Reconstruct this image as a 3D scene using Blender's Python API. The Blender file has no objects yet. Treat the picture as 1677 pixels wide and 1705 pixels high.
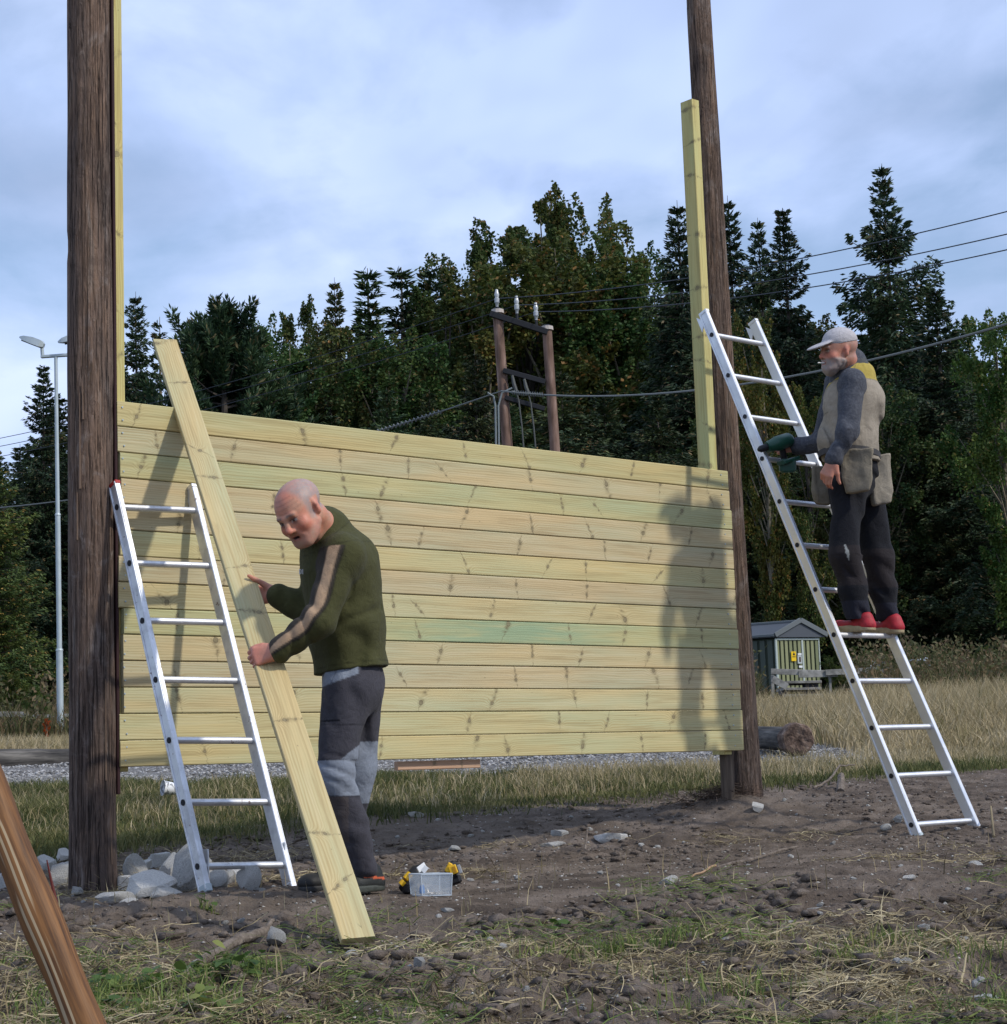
import bpy, bmesh, math, random
import numpy as np
from mathutils import Vector, Matrix
random.seed(7); RS = np.random.RandomState(11)
scene = bpy.context.scene
COL = scene.collection
# ---------------------------------------------------------------- camera
FPX, CX, CY = 3200.0, 838.5, 852.5           # focal length and centre in photograph pixels
PITCH, ROLL, CAMH = math.atan(431/3200), math.radians(2.03), 1.0
_f = Vector((0, math.cos(PITCH), math.sin(PITCH))); _u0 = Vector((0, -math.sin(PITCH), math.cos(PITCH))); _r0 = Vector((1, 0, 0))
RIGHT = _r0*math.cos(ROLL) - _u0*math.sin(ROLL); UP = _u0*math.cos(ROLL) + _r0*math.sin(ROLL); FWD = _f
cam = bpy.data.objects.new('camera', bpy.data.cameras.new('camera')); COL.objects.link(cam)
cam.matrix_world = Matrix(((RIGHT.x, UP.x, -FWD.x, 0), (RIGHT.y, UP.y, -FWD.y, 0), (RIGHT.z, UP.z, -FWD.z, CAMH), (0, 0, 0, 1)))
cam.data.sensor_fit = 'HORIZONTAL'; cam.data.sensor_width = 36; cam.data.lens = FPX/1677*36
cam.data.clip_start = .05; cam.data.clip_end = 3000
scene.camera = cam
# ---------------------------------------------------------------- light
SUN_L = Vector((-.957, .493, -.93)).normalized()          # the way the sunlight travels
sun = bpy.data.objects.new('sun', bpy.data.lights.new('sun', 'SUN')); COL.objects.link(sun)
sun.rotation_euler = SUN_L.to_track_quat('-Z', 'Y').to_euler()
sun.data.energy = 2.0; sun.data.angle = math.radians(2.8); sun.data.color = (1, .945, .85)
scene.view_settings.view_transform = 'Standard'; scene.view_settings.look = 'None'
scene.view_settings.exposure = 0.5; scene.view_settings.gamma = 1
class G:                                                    # node graph helper
    def __init__(s, nt): s.nt = nt
    def n(s, t, ins=None, **kw):
        nd = s.nt.nodes.new(t)
        for k, v in kw.items(): setattr(nd, k, v)
        for k, v in (ins or {}).items():
            so = nd.inputs[k]
            if isinstance(v, bpy.types.NodeSocket): s.nt.links.new(v, so)
            else:
                if so.type == 'RGBA' and len(v) == 3: v = (*v, 1)
                so.default_value = v
        return nd
    def m(s, op, a, b=0.0, c=None, clamp=False):
        nd = s.n('ShaderNodeMath', {0: a, 1: b} if c is None else {0: a, 1: b, 2: c}, operation=op, use_clamp=clamp); return nd.outputs[0]
    def v(s, op, a, b=(0, 0, 0)):
        nd = s.n('ShaderNodeVectorMath', {0: a, 1: b}, operation=op); return nd.outputs['Value' if op in ('LENGTH', 'DOT_PRODUCT') else 'Vector']
    def xyz(s, v): nd = s.n('ShaderNodeSeparateXYZ', {0: v}); return nd.outputs
    def vec(s, x, y, z=0.0): return s.n('ShaderNodeCombineXYZ', {0: x, 1: y, 2: z}).outputs[0]
    def noise(s, v, sc, det=3.0, ro=.55, dist=0.0): return s.n('ShaderNodeTexNoise', {'Vector': v, 'Scale': sc, 'Detail': det, 'Roughness': ro, 'Distortion': dist}).outputs[0]
    def ramp(s, f, *st, interp='LINEAR'):
        nd = s.n('ShaderNodeValToRGB', {0: f}); cr = nd.color_ramp; cr.interpolation = interp
        while len(cr.elements) < len(st): cr.elements.new(.5)
        for e, (p, c) in zip(cr.elements, st): e.position = p; e.color = (c, c, c, 1) if isinstance(c, (int, float)) else (*c, 1)
        return nd.outputs[0]
    def mr(s, f, a, b, c=0.0, d=1.0): return s.n('ShaderNodeMapRange', {0: f, 1: a, 2: b, 3: c, 4: d}).outputs[0]
    def mix(s, f, a, b, bt='MIX'):
        nd = s.nt.nodes.new('ShaderNodeMix'); nd.data_type = 'RGBA'; nd.blend_type = bt
        for so, v in ((nd.inputs[0], f), (nd.inputs[6], a), (nd.inputs[7], b)):
            if isinstance(v, bpy.types.NodeSocket): s.nt.links.new(v, so)
            elif isinstance(v, (tuple, list)): so.default_value = (*v, 1) if len(v) == 3 else v
            else: so.default_value = v if so.type == 'VALUE' else (v, v, v, 1)
        return nd.outputs[2]
# ---------------------------------------------------------------- world: clear Nishita sky with a broken cloud layer
world = bpy.data.worlds.new('World'); scene.world = world; world.use_nodes = True
g = G(world.node_tree); world.node_tree.nodes.clear()
sky = g.n('ShaderNodeTexSky', sky_type='NISHITA', sun_disc=False, sun_elevation=math.asin(-SUN_L.z), sun_rotation=math.atan2(-SUN_L.x, -SUN_L.y), dust_density=.6, ozone_density=2.0)
d = g.n('ShaderNodeTexCoord').outputs['Generated']; X = g.xyz(d)
den = g.m('ADD', g.m('MAXIMUM', X[2], 0.0), .16)
cv = g.vec(g.m('MULTIPLY', g.m('DIVIDE', X[0], den), 1.5), g.m('MULTIPLY', g.m('DIVIDE', X[1], den), 1.0), 0.0)
c1 = g.noise(g.v('ADD', cv, (3.1, 7.7, 0)), 1.15, 7.0, .52, .5)
c2 = g.noise(g.v('ADD', cv, (11.3, 1.9, 2.)), 3.0, 6.0, .55, .3)
cc = g.m('ADD', g.m('MULTIPLY', c1, .65), g.m('MULTIPLY', c2, .35))
c3 = g.noise(g.v('ADD', cv, (5.3, 4.9, 6.)), .9, 4.0, .5, .3)
cloudcol = g.ramp(c3, (.35, (.29, .375, .565)), (.49, (.42, .53, .80)), (.64, (.56, .66, .90)))
sc_ = g.nt.nodes.new('ShaderNodeVectorMath'); sc_.operation = 'SCALE'; g.nt.links.new(sky.outputs[0], sc_.inputs[0]); sc_.inputs[3].default_value = .105
mask = g.mr(cc, .40, .56, .30, 1.0)
wc = g.mix(mask, sc_.outputs[0], cloudcol)
bg = g.n('ShaderNodeBackground', {'Color': wc, 'Strength': 1.0})
g.nt.links.new(bg.outputs[0], g.n('ShaderNodeOutputWorld').inputs[0])
# ---------------------------------------------------------------- geometry helpers
CAM = Vector((0, 0, CAMH))
def P(px, py, Y):                                           # the point of the place seen at that pixel, Y metres ahead
    dr = FWD*FPX + RIGHT*(px-CX) + UP*(CY-py)
    return CAM + dr*(Y/dr.y)
def IV(r, u, t): return (RIGHT*r + UP*u - FWD*t).normalized()   # right, up, towards the viewer
_gy = [-60, 0, 4, 6.6, 8.0, 8.85, 10.5, 11.7, 14, 18, 25, 60, 82, 130, 900]
_gz = [-1.0, -.86, -.70, -.565, -.475, -.455, -.43, -.262, -.12, .08, .45, 2.2, 4.2, 16.0, 16.0]
def gz(x, y): return np.interp(y, _gy, _gz) + CAMH
def GH(px, py, y0=3.5, y1=60):                              # where the ray of that pixel meets the ground
    ys = np.linspace(y0, y1, 6000)
    dr = FWD*FPX + RIGHT*(px-CX) + UP*(CY-py)
    zz = CAMH + dr.z/dr.y*ys
    k = np.argmax(zz < gz(0, ys)) if (zz < gz(0, ys)).any() else len(ys)-1
    return Vector((dr.x/dr.y*ys[k], ys[k], float(gz(0, ys[k]))))
def hash3(ix, iy, iz, s):
    h = (ix*374761393 + iy*668265263 + iz*2147483647*3 + s*1274126177) & 0xffffffff
    h = ((h ^ (h >> 13))*1274126177) & 0xffffffff
    return ((h ^ (h >> 16)) & 0xffff)/65535.0
def vnoise(x, y, z=0.0, s=0):
    x, y, z = np.broadcast_arrays(np.asarray(x, float), np.asarray(y, float), np.asarray(z, float))
    i, j, k = np.floor(x).astype(np.int64), np.floor(y).astype(np.int64), np.floor(z).astype(np.int64)
    u, v, w = x-i, y-j, z-k; u, v, w = u*u*(3-2*u), v*v*(3-2*v), w*w*(3-2*w)
    r = 0
    for a in (0, 1):
        for b in (0, 1):
            for c in (0, 1):
                r = r + hash3(i+a, j+b, k+c, s)*(u if a else 1-u)*(v if b else 1-v)*(w if c else 1-w)
    return r*2-1
def fbm(x, y, z=0.0, s=0, o=4):
    r = 0; a = 1
    for q in range(o): r = r + a*vnoise(x*2**q, y*2**q, z*2**q, s+q*17); a *= .5
    return r
WL = {}
def link(o, parent=None, loc=None):
    COL.objects.link(o)
    if parent is not None: o.parent = parent
    WL[o.name] = Vector(loc) if loc is not None else (WL[parent.name] if parent is not None else Vector((0, 0, 0)))
    return o
def tag(o, label=None, cat=None, group=None, kind=None):
    for k, v in (('label', label), ('category', cat), ('group', group), ('kind', kind)):
        if v: o[k] = v
    return o
def thing(name, label, cat, loc, group=None):
    o = bpy.data.objects.new(name, None); o.empty_display_size = .1; link(o, None, loc); o.location = loc
    return tag(o, label, cat, group)
def mesh_np(name, V, F, mat=None, parent=None, smooth=False, col=None, loc=None):
    V = np.asarray(V, np.float32).reshape(-1, 3); F = np.asarray(F, np.int32); n = F.shape[1]
    if parent is not None: V = V - np.array(WL[parent.name], np.float32)
    elif loc is not None: V = V - np.array(loc, np.float32)
    me = bpy.data.meshes.new(name); me.vertices.add(len(V)); me.vertices.foreach_set('co', V.ravel())
    me.loops.add(F.size); me.loops.foreach_set('vertex_index', F.ravel())
    me.polygons.add(len(F)); me.polygons.foreach_set('loop_start', np.arange(len(F), dtype=np.int32)*n)
    if col is not None:
        a = me.color_attributes.new('Col', 'FLOAT_COLOR', 'POINT')
        c4 = np.ones((len(V), 4), np.float32); c4[:, :3] = col; a.data.foreach_set('color', c4.ravel())
    me.update(calc_edges=True)
    if smooth: me.polygons.foreach_set('use_smooth', np.ones(len(F), bool))
    if mat: me.materials.append(mat)
    o = bpy.data.objects.new(name, me); link(o, parent, loc if parent is None else None)
    if parent is None and loc is not None: o.location = loc
    return o
class GB:                                                   # collects simple shapes into one mesh
    def __init__(s): s.v = []; s.f = []
    def add(s, vs, fs):
        b = len(s.v); s.v += [Vector(q) for q in vs]; s.f += [tuple(i+b for i in q) for q in fs]
    def prism(s, p0, p1, xd, w, h, ch=.003, w1=None, h1=None):       # beam with chamfered edges; w along xd, h across
        p0, p1 = Vector(p0), Vector(p1); d = (p1-p0).normalized(); x = Vector(xd); x = (x-d*x.dot(d)).normalized(); y = d.cross(x)
        def ring(p, w, h, i):
            a, b = w/2, h/2; c = ch
            q = [(a-c, -b), (a, -b+c), (a, b-c), (a-c, b), (-a+c, b), (-a, b-c), (-a, -b+c), (-a+c, -b)]
            return [p + x*u*i + y*v*i for u, v in q]
        w1, h1 = w1 or w, h1 or h
        ch = min(ch, w*.3, h*.3)
        ki = 1-2*ch/max(w, h)
        rs = [ring(p0, w, h, ki), ring(p0+d*ch, w, h, 1), ring(p1-d*ch, w1, h1, 1), ring(p1, w1, h1, ki)]
        vs = sum(rs, []); fs = []
        for r in range(3):
            for i in range(8): j = (i+1) % 8; fs.append((r*8+i, r*8+j, r*8+8+j, r*8+8+i))
        fs.append(tuple(range(7, -1, -1))); fs.append(tuple(range(24, 32)))
        s.add(vs, fs)
    def tube(s, pts, rad, n=8, cap=True, jit=0.0, flat=None):
        pts = [Vector(p) for p in pts]; R = rad if isinstance(rad, (list, tuple)) else [rad]*len(pts)
        vs = []; ref = None
        for i, p in enumerate(pts):
            d = (pts[min(i+1, len(pts)-1)]-pts[max(i-1, 0)]).normalized()
            if ref is None: ref = d.orthogonal().normalized()
            x = (ref-d*ref.dot(d)).normalized(); ref = x; y = d.cross(x)
            for k in range(n):
                a = 2*math.pi*k/n; rr = R[i]*(1+random.uniform(-jit, jit))
                vs.append(p + x*math.cos(a)*rr + y*math.sin(a)*rr)
        fs = [(i*n+k, i*n+(k+1) % n, i*n+n+(k+1) % n, i*n+n+k) for i in range(len(pts)-1) for k in range(n)]
        if cap: fs += [tuple(range(n-1, -1, -1)), tuple(range((len(pts)-1)*n, len(pts)*n))]
        s.add(vs, fs)
    def ball(s, c, r, n=10, ax=None):
        c = Vector(c); r = Vector((r, r, r)) if isinstance(r, (int, float)) else Vector(r)
        ax = ax or (Vector((1, 0, 0)), Vector((0, 1, 0)), Vector((0, 0, 1))); m = n//2; vs = []; fs = []
        for i in range(m+1):
            t = math.pi*i/m
            for k in range(n):
                a = 2*math.pi*k/n; q = (math.sin(t)*math.cos(a)*r.x, math.sin(t)*math.sin(a)*r.y, math.cos(t)*r.z)
                vs.append(c + ax[0]*q[0] + ax[1]*q[1] + ax[2]*q[2])
        for i in range(m):
            for k in range(n): fs.append((i*n+k, i*n+n+k, i*n+n+(k+1) % n, i*n+(k+1) % n))
        s.add(vs, fs)
    def build(s, name, mat, parent=None, smooth=False, loc=None):
        off = WL[parent.name] if parent is not None else (Vector(loc) if loc is not None else Vector((0, 0, 0)))
        me = bpy.data.meshes.new(name); me.from_pydata([tuple(q-off) for q in s.v], [], s.f); me.update()
        bm = bmesh.new(); bm.from_mesh(me); bmesh.ops.remove_doubles(bm, verts=bm.verts, dist=1e-6); bmesh.ops.recalc_face_normals(bm, faces=bm.faces); bm.to_mesh(me); bm.free()
        if smooth:
            me.polygons.foreach_set('use_smooth', [True]*len(me.polygons)); me.set_sharp_from_angle(angle=math.radians(40))
        if mat: me.materials.append(mat)
        o = bpy.data.objects.new(name, me); link(o, parent, loc if parent is None else None)
        if parent is None and loc is not None: o.location = loc
        return o
def board(name, p0, p1, wd, w, t, mat, parent=None, color=(1, 1, 1), ch=.003, bend=0.0):
    """a sawn board whose own X axis runs along its length and Z across its width wd"""
    p0, p1 = Vector(p0), Vector(p1); L = (p1-p0).length; x = (p1-p0)/L; z = Vector(wd); z = (z-x*z.dot(x)).normalized(); y = z.cross(x)
    nb = 10 if bend else 1; q = [(t/2-ch, -w/2), (t/2, -w/2+ch), (t/2, w/2-ch), (t/2-ch, w/2), (-t/2+ch, w/2), (-t/2, w/2-ch), (-t/2, -w/2+ch), (-t/2+ch, -w/2)]
    vs = []
    for i in range(nb+1):
        u = i/nb
        for a, b in q: vs.append((u*L, a+bend*math.sin(math.pi*u), b))
    fs = [(i*8+k, i*8+(k+1) % 8, i*8+8+(k+1) % 8, i*8+8+k) for i in range(nb) for k in range(8)] + [tuple(range(7, -1, -1)), tuple(range(nb*8, nb*8+8))]
    me = bpy.data.meshes.new(name); me.from_pydata(vs, [], fs); me.update()
    bm = bmesh.new(); bm.from_mesh(me); bmesh.ops.recalc_face_normals(bm, faces=bm.faces); bm.to_mesh(me); bm.free(); me.materials.append(mat)
    o = bpy.data.objects.new(name, me); link(o, parent, p0)
    M = Matrix((x, y, z)).transposed().to_4x4(); M.translation = p0 - (WL[parent.name] if parent is not None else Vector((0, 0, 0)))
    o.matrix_basis = M; o.color = (*color, 1)
    return o
# ---------------------------------------------------------------- materials
def mat(name, fn, **kw):
    m = bpy.data.materials.new(name); m.use_nodes = True; nt = m.node_tree; b = nt.nodes['Principled BSDF']; gg = G(nt)
    r = fn(gg) if callable(fn) else dict(color=fn)
    r.update(kw)
    def st(k, v):
        if v is None: return
        if isinstance(v, bpy.types.NodeSocket): nt.links.new(v, b.inputs[k])
        else: b.inputs[k].default_value = (*v, 1) if isinstance(v, tuple) and len(v) == 3 else v
    st('Base Color', r.get('color')); st('Roughness', r.get('rough', .8)); st('Metallic', r.get('metal')); st('Specular IOR Level', r.get('spec', .3))
    for k in ('Transmission Weight', 'Alpha', 'IOR', 'Subsurface Weight', 'Sheen Weight', 'Coat Weight'): st(k, r.get(k))
    if r.get('bump') is not None:
        bp = gg.n('ShaderNodeBump', {'Height': r['bump'], 'Distance': r.get('bd', .002), 'Strength': r.get('bs', 1.0)}); nt.links.new(bp.outputs[0], b.inputs['Normal'])
    if r.get('transl'):
        tr = gg.n('ShaderNodeBsdfTranslucent', {'Color': r['color']}); mx = gg.n('ShaderNodeMixShader', {0: r['transl']})
        nt.links.new(b.outputs[0], mx.inputs[1]); nt.links.new(tr.outputs[0], mx.inputs[2]); nt.links.new(mx.outputs[0], nt.nodes['Material Output'].inputs[0])
    return m
def sawn(stain=False, knotk=1.0, small=False):
    def fn(g):
        oc = g.n('ShaderNodeTexCoord').outputs['Object']; oi = g.n('ShaderNodeObjectInfo'); R = oi.outputs['Random']; X = g.xyz(oc)
        u = g.m('ADD', X[0], g.m('MULTIPLY', R, 57.3)); vv = g.m('ADD', X[2], g.m('MULTIPLY', X[1], .7)); v = g.m('ADD', vv, g.m('MULTIPLY', R, 31.7))
        fq = 3.4 if small else 2.0
        vo = g.n('ShaderNodeTexVoronoi', {'W': g.m('MULTIPLY', u, fq), 'Scale': 1.0, 'Randomness': .75}, voronoi_dimensions='1D', feature='F1'); cr = g.xyz(vo.outputs['Color'])
        wob = g.m('MULTIPLY', g.m('SUBTRACT', g.noise(g.vec(g.m('MULTIPLY', u, 38), g.m('MULTIPLY', v, 46)), 1.0, 3.0), .5), .014)
        wob2 = g.m('MULTIPLY', g.m('SUBTRACT', g.noise(g.vec(g.m('MULTIPLY', u, 12), g.m('MULTIPLY', v, 55)), 1.0, 2.0), .5), .030)
        du = g.m('ADD', g.m('SUBTRACT', u, g.m('DIVIDE', vo.outputs['W'], fq)), wob)
        va = g.m('MULTIPLY', g.m('SUBTRACT', cr[0], .5), .085); vb = g.m('SUBTRACT', va, g.m('MULTIPLY', g.m('SIGN', va), g.m('ADD', .030, g.m('MULTIPLY', cr[1], .03))))
        ub = g.m('MULTIPLY', g.m('SUBTRACT', cr[1], .5), .07); ksz = g.m('ADD', .35, g.m('MULTIPLY', cr[2], 1.0))
        dl = lambda cu, cvv, s_: g.m('DIVIDE', g.m('SQRT', g.m('ADD', g.m('POWER', g.m('SUBTRACT', du, cu), 2.0), g.m('POWER', g.m('SUBTRACT', g.m('ADD', vv, wob), cvv), 2.0))), s_)
        dist = g.m('MINIMUM', dl(0.0, va, ksz), dl(ub, vb, g.m('SUBTRACT', 1.35, ksz)))
        tt = g.m('DIVIDE', g.m('SUBTRACT', g.m('ADD', vv, wob), va), g.m('SUBTRACT', vb, va)); line = g.m('SUBTRACT', g.m('ADD', du, wob2), g.m('MULTIPLY', ub, tt))
        inr = g.m('MULTIPLY', g.mr(tt, -.55, -.05), g.mr(tt, 1.7, 1.1, 0.0, 1.0))
        dsm = g.m('DIVIDE', g.m('ABSOLUTE', line), g.m('ADD', .25, g.m('MULTIPLY', inr, g.m('ADD', .35, cr[2]))))
        hump = g.m('EXPONENT', g.m('MULTIPLY', g.m('POWER', g.m('DIVIDE', dist, .034), 2.0), -1.0))
        h = g.m('ADD', v, g.m('MULTIPLY', g.noise(g.vec(g.m('MULTIPLY', u, 1.3), g.m('MULTIPLY', v, 9)), 1.0, 3.0, .5), .045))
        h = g.m('ADD', h, g.m('MULTIPLY', hump, .030))
        ring = g.m('SINE', g.m('ADD', g.m('MULTIPLY', h, 2*math.pi/.0125), g.m('MULTIPLY', g.noise(g.vec(g.m('MULTIPLY', u, 4), g.m('MULTIPLY', v, 60)), 1.0, 2.0), 4.0)))
        ring = g.m('POWER', g.m('MULTIPLY_ADD', ring, .5, .5), 1.6)
        fine = g.noise(g.vec(g.m('MULTIPLY', u, 5), g.m('MULTIPLY', v, 420)), 1.0, 2.0, .6)
        blot = g.noise(g.vec(g.m('MULTIPLY', u, 1.1), g.m('MULTIPLY', v, 7)), 1.0, 3.0, .55)
        base = oi.outputs['Color']
        warm = g.mix(1.0, base, (1.10, .98, .80), 'MULTIPLY'); cool = g.mix(1.0, base, (.90, .98, .92), 'MULTIPLY')
        c = g.mix(g.mr(blot, .35, .65), cool, warm)
        rm = g.m('MULTIPLY', ring, g.mr(g.noise(g.vec(g.m('MULTIPLY', u, .9), g.m('MULTIPLY', v, 14)), 1.0, 2.0), .4, .62, .12, .75))
        c = g.mix(g.m('MULTIPLY', rm, .95), c, g.mix(1.0, base, (.74, .62, .46), 'MULTIPLY')); st2 = g.noise(g.vec(g.m('MULTIPLY', u, 1.6), g.m('MULTIPLY', v, 42)), 1.0, 4.0, .6, .4); c = g.mix(g.mr(st2, .52, .66, 0, .55), c, g.mix(1.0, base, (.66, .56, .44), 'MULTIPLY')); c = g.mix(g.mr(st2, .46, .34, 0, .4), c, g.mix(1.0, base, (1.14, 1.13, 1.12), 'MULTIPLY'))
        c = g.mix(g.mr(fine, .35, .7, 0, .30), c, g.mix(1.0, base, (.72, .64, .52), 'MULTIPLY'))
        if stain:
            st = g.m('MULTIPLY', g.noise(g.vec(g.m('MULTIPLY', u, 2.2), g.m('MULTIPLY', v, 26)), 1.0, 4.0, .6, .4), g.m('SUBTRACT', 1.0, g.m('ABSOLUTE', g.m('DIVIDE', g.m('SUBTRACT', X[0], 2.35), 1.5))))
            c = g.mix(g.mr(st, .20, .46, 0, .62), c, (.20, .34, .22))
        sm = g.m('MULTIPLY', g.m('EXPONENT', g.m('MULTIPLY', g.m('POWER', g.m('DIVIDE', dsm, .011), 2.0), -1.0)), g.mr(g.noise(g.vec(g.m('MULTIPLY', u, 24), g.m('MULTIPLY', v, 50)), 1.0, 3.0), .4, .62, .1, 1.0))
        c = g.mix(g.m('MULTIPLY', sm, .80*knotk), c, (.15, .115, .060))
        k = g.mr(dist, .0085, .0125, 1, 0); c = g.mix(g.m('MULTIPLY', k, .75*knotk), c, (.20, .165, .095))
        k2 = g.m('MULTIPLY', g.mr(g.m('ABSOLUTE', g.m('SUBTRACT', dist, .010)), 0, .0022, 1, 0), .7*knotk); c = g.mix(k2, c, (.10, .078, .045))
        halo = g.m('MULTIPLY', g.mr(g.m('ABSOLUTE', g.m('SUBTRACT', dist, .017)), 0, .004, 1, 0), .25); c = g.mix(halo, c, (.16, .12, .06))
        spots = g.noise(g.vec(g.m('MULTIPLY', u, 40), g.m('MULTIPLY', v, 70)), 1.0, 1.0); c = g.mix(g.mr(spots, .76, .8, 0, .5), c, (.10, .08, .05))
        return dict(color=c, rough=.72, spec=.25, bump=g.m('ADD', g.m('MULTIPLY', ring, .5), g.m('MULTIPLY', fine, .5)), bd=.0006)
    return fn
M = {}
M['plank'] = mat('impregnated_pine', sawn()); M['plank_stained'] = mat('impregnated_pine_stained', sawn(stain=True)); M['upright'] = mat('impregnated_batten', sawn(small=True, knotk=.8))
def oldpole(g):
    oc = g.n('ShaderNodeTexCoord').outputs['Object']; R = g.n('ShaderNodeObjectInfo').outputs['Random']; X = g.xyz(oc)
    o = g.m('MULTIPLY', R, 40.0); s = lambda k, q: g.vec(g.m('ADD', g.m('MULTIPLY', X[0], k), o), g.m('MULTIPLY', X[1], k), g.m('MULTIPLY', X[2], q))
    big = g.noise(s(9, 1.3), 1.0, 5.0, .6, .6); strk = g.noise(s(46, 3.0), 1.0, 4.0, .62, .7); crack = g.noise(s(60, 1.2), 1.0, 3.0, .6, .8); fl = g.noise(s(26, 9), 1.0, 5.0, .65, 1.6)
    c = g.ramp(big, (.33, (.095, .072, .060)), (.46, (.165, .115, .088)), (.56, (.20, .130, .090)), (.68, (.25, .205, .17)))
    lo = g.mr(X[2], 0.2, 2.4, 1, 0); c = g.mix(g.m('MULTIPLY', lo, g.mr(fl, .3, .6, .35, .9)), c, (.075, .058, .052))
    c = g.mix(g.mr(strk, .52, .68, 0, .55), c, (.055, .036, .030)); c = g.mix(g.mr(fl, .58, .70, 0, .5), c, (.24, .19, .155))
    ang = g.m('ARCTAN2', X[1], X[0]); lc = g.noise(g.vec(g.m('MULTIPLY', ang, 3.4), g.m('MULTIPLY', X[2], .55), o), 1.6, 4.0, .6, .35); lc2 = g.noise(g.vec(g.m('MULTIPLY', ang, 9.0), g.m('MULTIPLY', X[2], 1.7), o), 1.6, 4.0, .6, .5)
    thin = g.mr(g.m('ABSOLUTE', g.m('SUBTRACT', lc, .5)), .0, .016, 1, 0); thin2 = g.mr(g.m('ABSOLUTE', g.m('SUBTRACT', lc2, .55)), .0, .022, .35, 0); pat = g.noise(s(5, 3.2), 1.0, 5.0, .7, 1.2); c = g.mix(g.mr(pat, .56, .66, 0, .6), c, (.27, .225, .20)); c = g.mix(g.mr(pat, .44, .34, 0, .55), c, (.085, .055, .043))
    ck = g.m('MAXIMUM', g.mr(crack, .62, .66, 0, 1), g.m('MAXIMUM', thin, thin2)); c = g.mix(g.m('MULTIPLY', ck, .85), c, (.018, .012, .010))
    return dict(color=c, rough=.85, spec=.2, bump=g.m('SUBTRACT', g.m('ADD', g.m('MULTIPLY', strk, .6), g.m('MULTIPLY', fl, .8)), ck), bd=.016)
M['pole'] = mat('weathered_pole_wood', oldpole)
def alu(dirt=.3):
    def fn(g):
        oc = g.n('ShaderNodeTexCoord').outputs['Object']; n1 = g.noise(oc, 9.0, 5.0, .65); n2 = g.noise(oc, 60.0, 4.0, .7)
        c = g.mix(g.mr(n1, .45, .62, 0, dirt), (.70, .71, .73), (.42, .42, .43)); c = g.mix(g.mr(n2, .62, .68, 0, dirt), c, (.75, .75, .73)); c = g.mix(g.mr(g.noise(oc, 23.0, 5.0, .7), .64, .68, 0, dirt*1.6), c, (.20, .14, .12))
        return dict(color=c, metal=g.mr(n2, .6, .7, .75, .3), rough=g.mr(n1, .3, .7, .32, .55), spec=.5)
    return fn
M['alu_old'] = mat('scuffed_aluminium', alu(.55)); M['alu'] = mat('aluminium', alu(.15)); M['black'] = mat('black_plastic', (.012, .012, .015), rough=.5)
M['galv'] = mat('galvanised_steel', lambda g: dict(color=g.ramp(g.noise(g.n('ShaderNodeTexCoord').outputs['Object'], 5.0, 4.0), (.3, (.36, .42, .44)), (.7, (.46, .52, .54))), rough=.5, metal=.2))
M['darkred'] = mat('dark_red_gap_shade', (.030, .010, .011), rough=.7)  # dark colour standing in for shade between near pole and batten
M['red'] = mat('red_plastic', (.35, .02, .02), rough=.5)
M['skin'] = None
def vcol(bumpf=0.0, rough=.8, spec=.25, sss=0, sheen=0, bd=.0015, hue=.12):
    def fn(g):
        c = g.n('ShaderNodeVertexColor', layer_name='Col').outputs[0]; oc = g.n('ShaderNodeTexCoord').outputs['Object']
        n = g.noise(oc, 45.0, 4.0, .65); c = g.mix(1.0, c, g.ramp(n, (.3, 1-hue), (.7, 1+hue)), 'MULTIPLY')
        b = g.m('ADD', g.m('MULTIPLY', g.noise(oc, 18.0, 3.0, .6, .8), 3.0), g.noise(oc, 350.0, 2.0))
        r = dict(color=c, rough=rough, spec=spec)
        if bumpf: r.update(bump=b, bd=bd*bumpf)
        if sss: r['Subsurface Weight'] = sss
        if sheen: r['Sheen Weight'] = sheen
        return r
    return fn
M['cloth'] = mat('woven_cloth', vcol(1.6, .9, .15, sheen=.05)); M['skin'] = mat('skin', vcol(.35, .52, .4, sss=.08, hue=.10)); M['leather'] = mat('shoe_material', vcol(.6, .6, .35))
# ---------------------------------------------------------------- the ground
def edge_y(x): return np.interp(x, [-4, -2.7, -1.2, .3, 1.2, 3, 6], [10.7, 10.9, 11.6, 12.5, 12.9, 14.1, 14.6])   # where the churned soil meets grass
def ground_disp(x, y):
    m = np.clip((edge_y(x)+.6-y)/1.2, 0, 1)*np.clip((y-1)/2, 0, 1)
    near = np.clip((9.2-y)/2.5, .25, 1)
    a = fbm(x*1.1, y*1.1, s=3, o=3)*.028
    b = fbm(x*4.5, y*4.5, s=5, o=3)*.030*near+fbm(x*17, y*17, s=6, o=3)*.009
    rid = 1-np.abs(fbm(x*9+fbm(x*3, y*3, s=8, o=2), y*9, s=9, o=3)); c = (rid-.7)*.058*near
    flat = np.exp(-(((x+.15)/.9)**2+((y-8.0)/.75)**2))                       # the trodden spot where the tools lie
    hole = -.05*np.exp(-(((x-P(790, 1660, 5.2).x)/.25)**2+((y-5.25)/.18)**2))-.05*np.exp(-(((x+1.15)/.22)**2+((y-6.0)/.2)**2))
    mound = .10*np.exp(-(((x-1.33)/.35)**2+((y-11.6)/.3)**2))
    return a*.6 + (b+c)*m*(1-.75*flat) + hole + mound*m + np.where((y > 15) & (y < 200), fbm(x*.15, y*.15, s=2, o=3)*.10*np.clip((y-15)/3, 0, 1), 0)
def axis(dense, lo, hi, outer, step):
    a = list(np.arange(lo, hi, dense)); s = dense; v = hi; 
    while v < outer: a.append(v); s *= 1.22; v += s
    a.append(outer); s = dense; v = lo-dense; b = []
    while v > -outer: b.append(v); s *= 1.22; v -= s
    return np.array([-outer]+b[::-1]+a)
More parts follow.
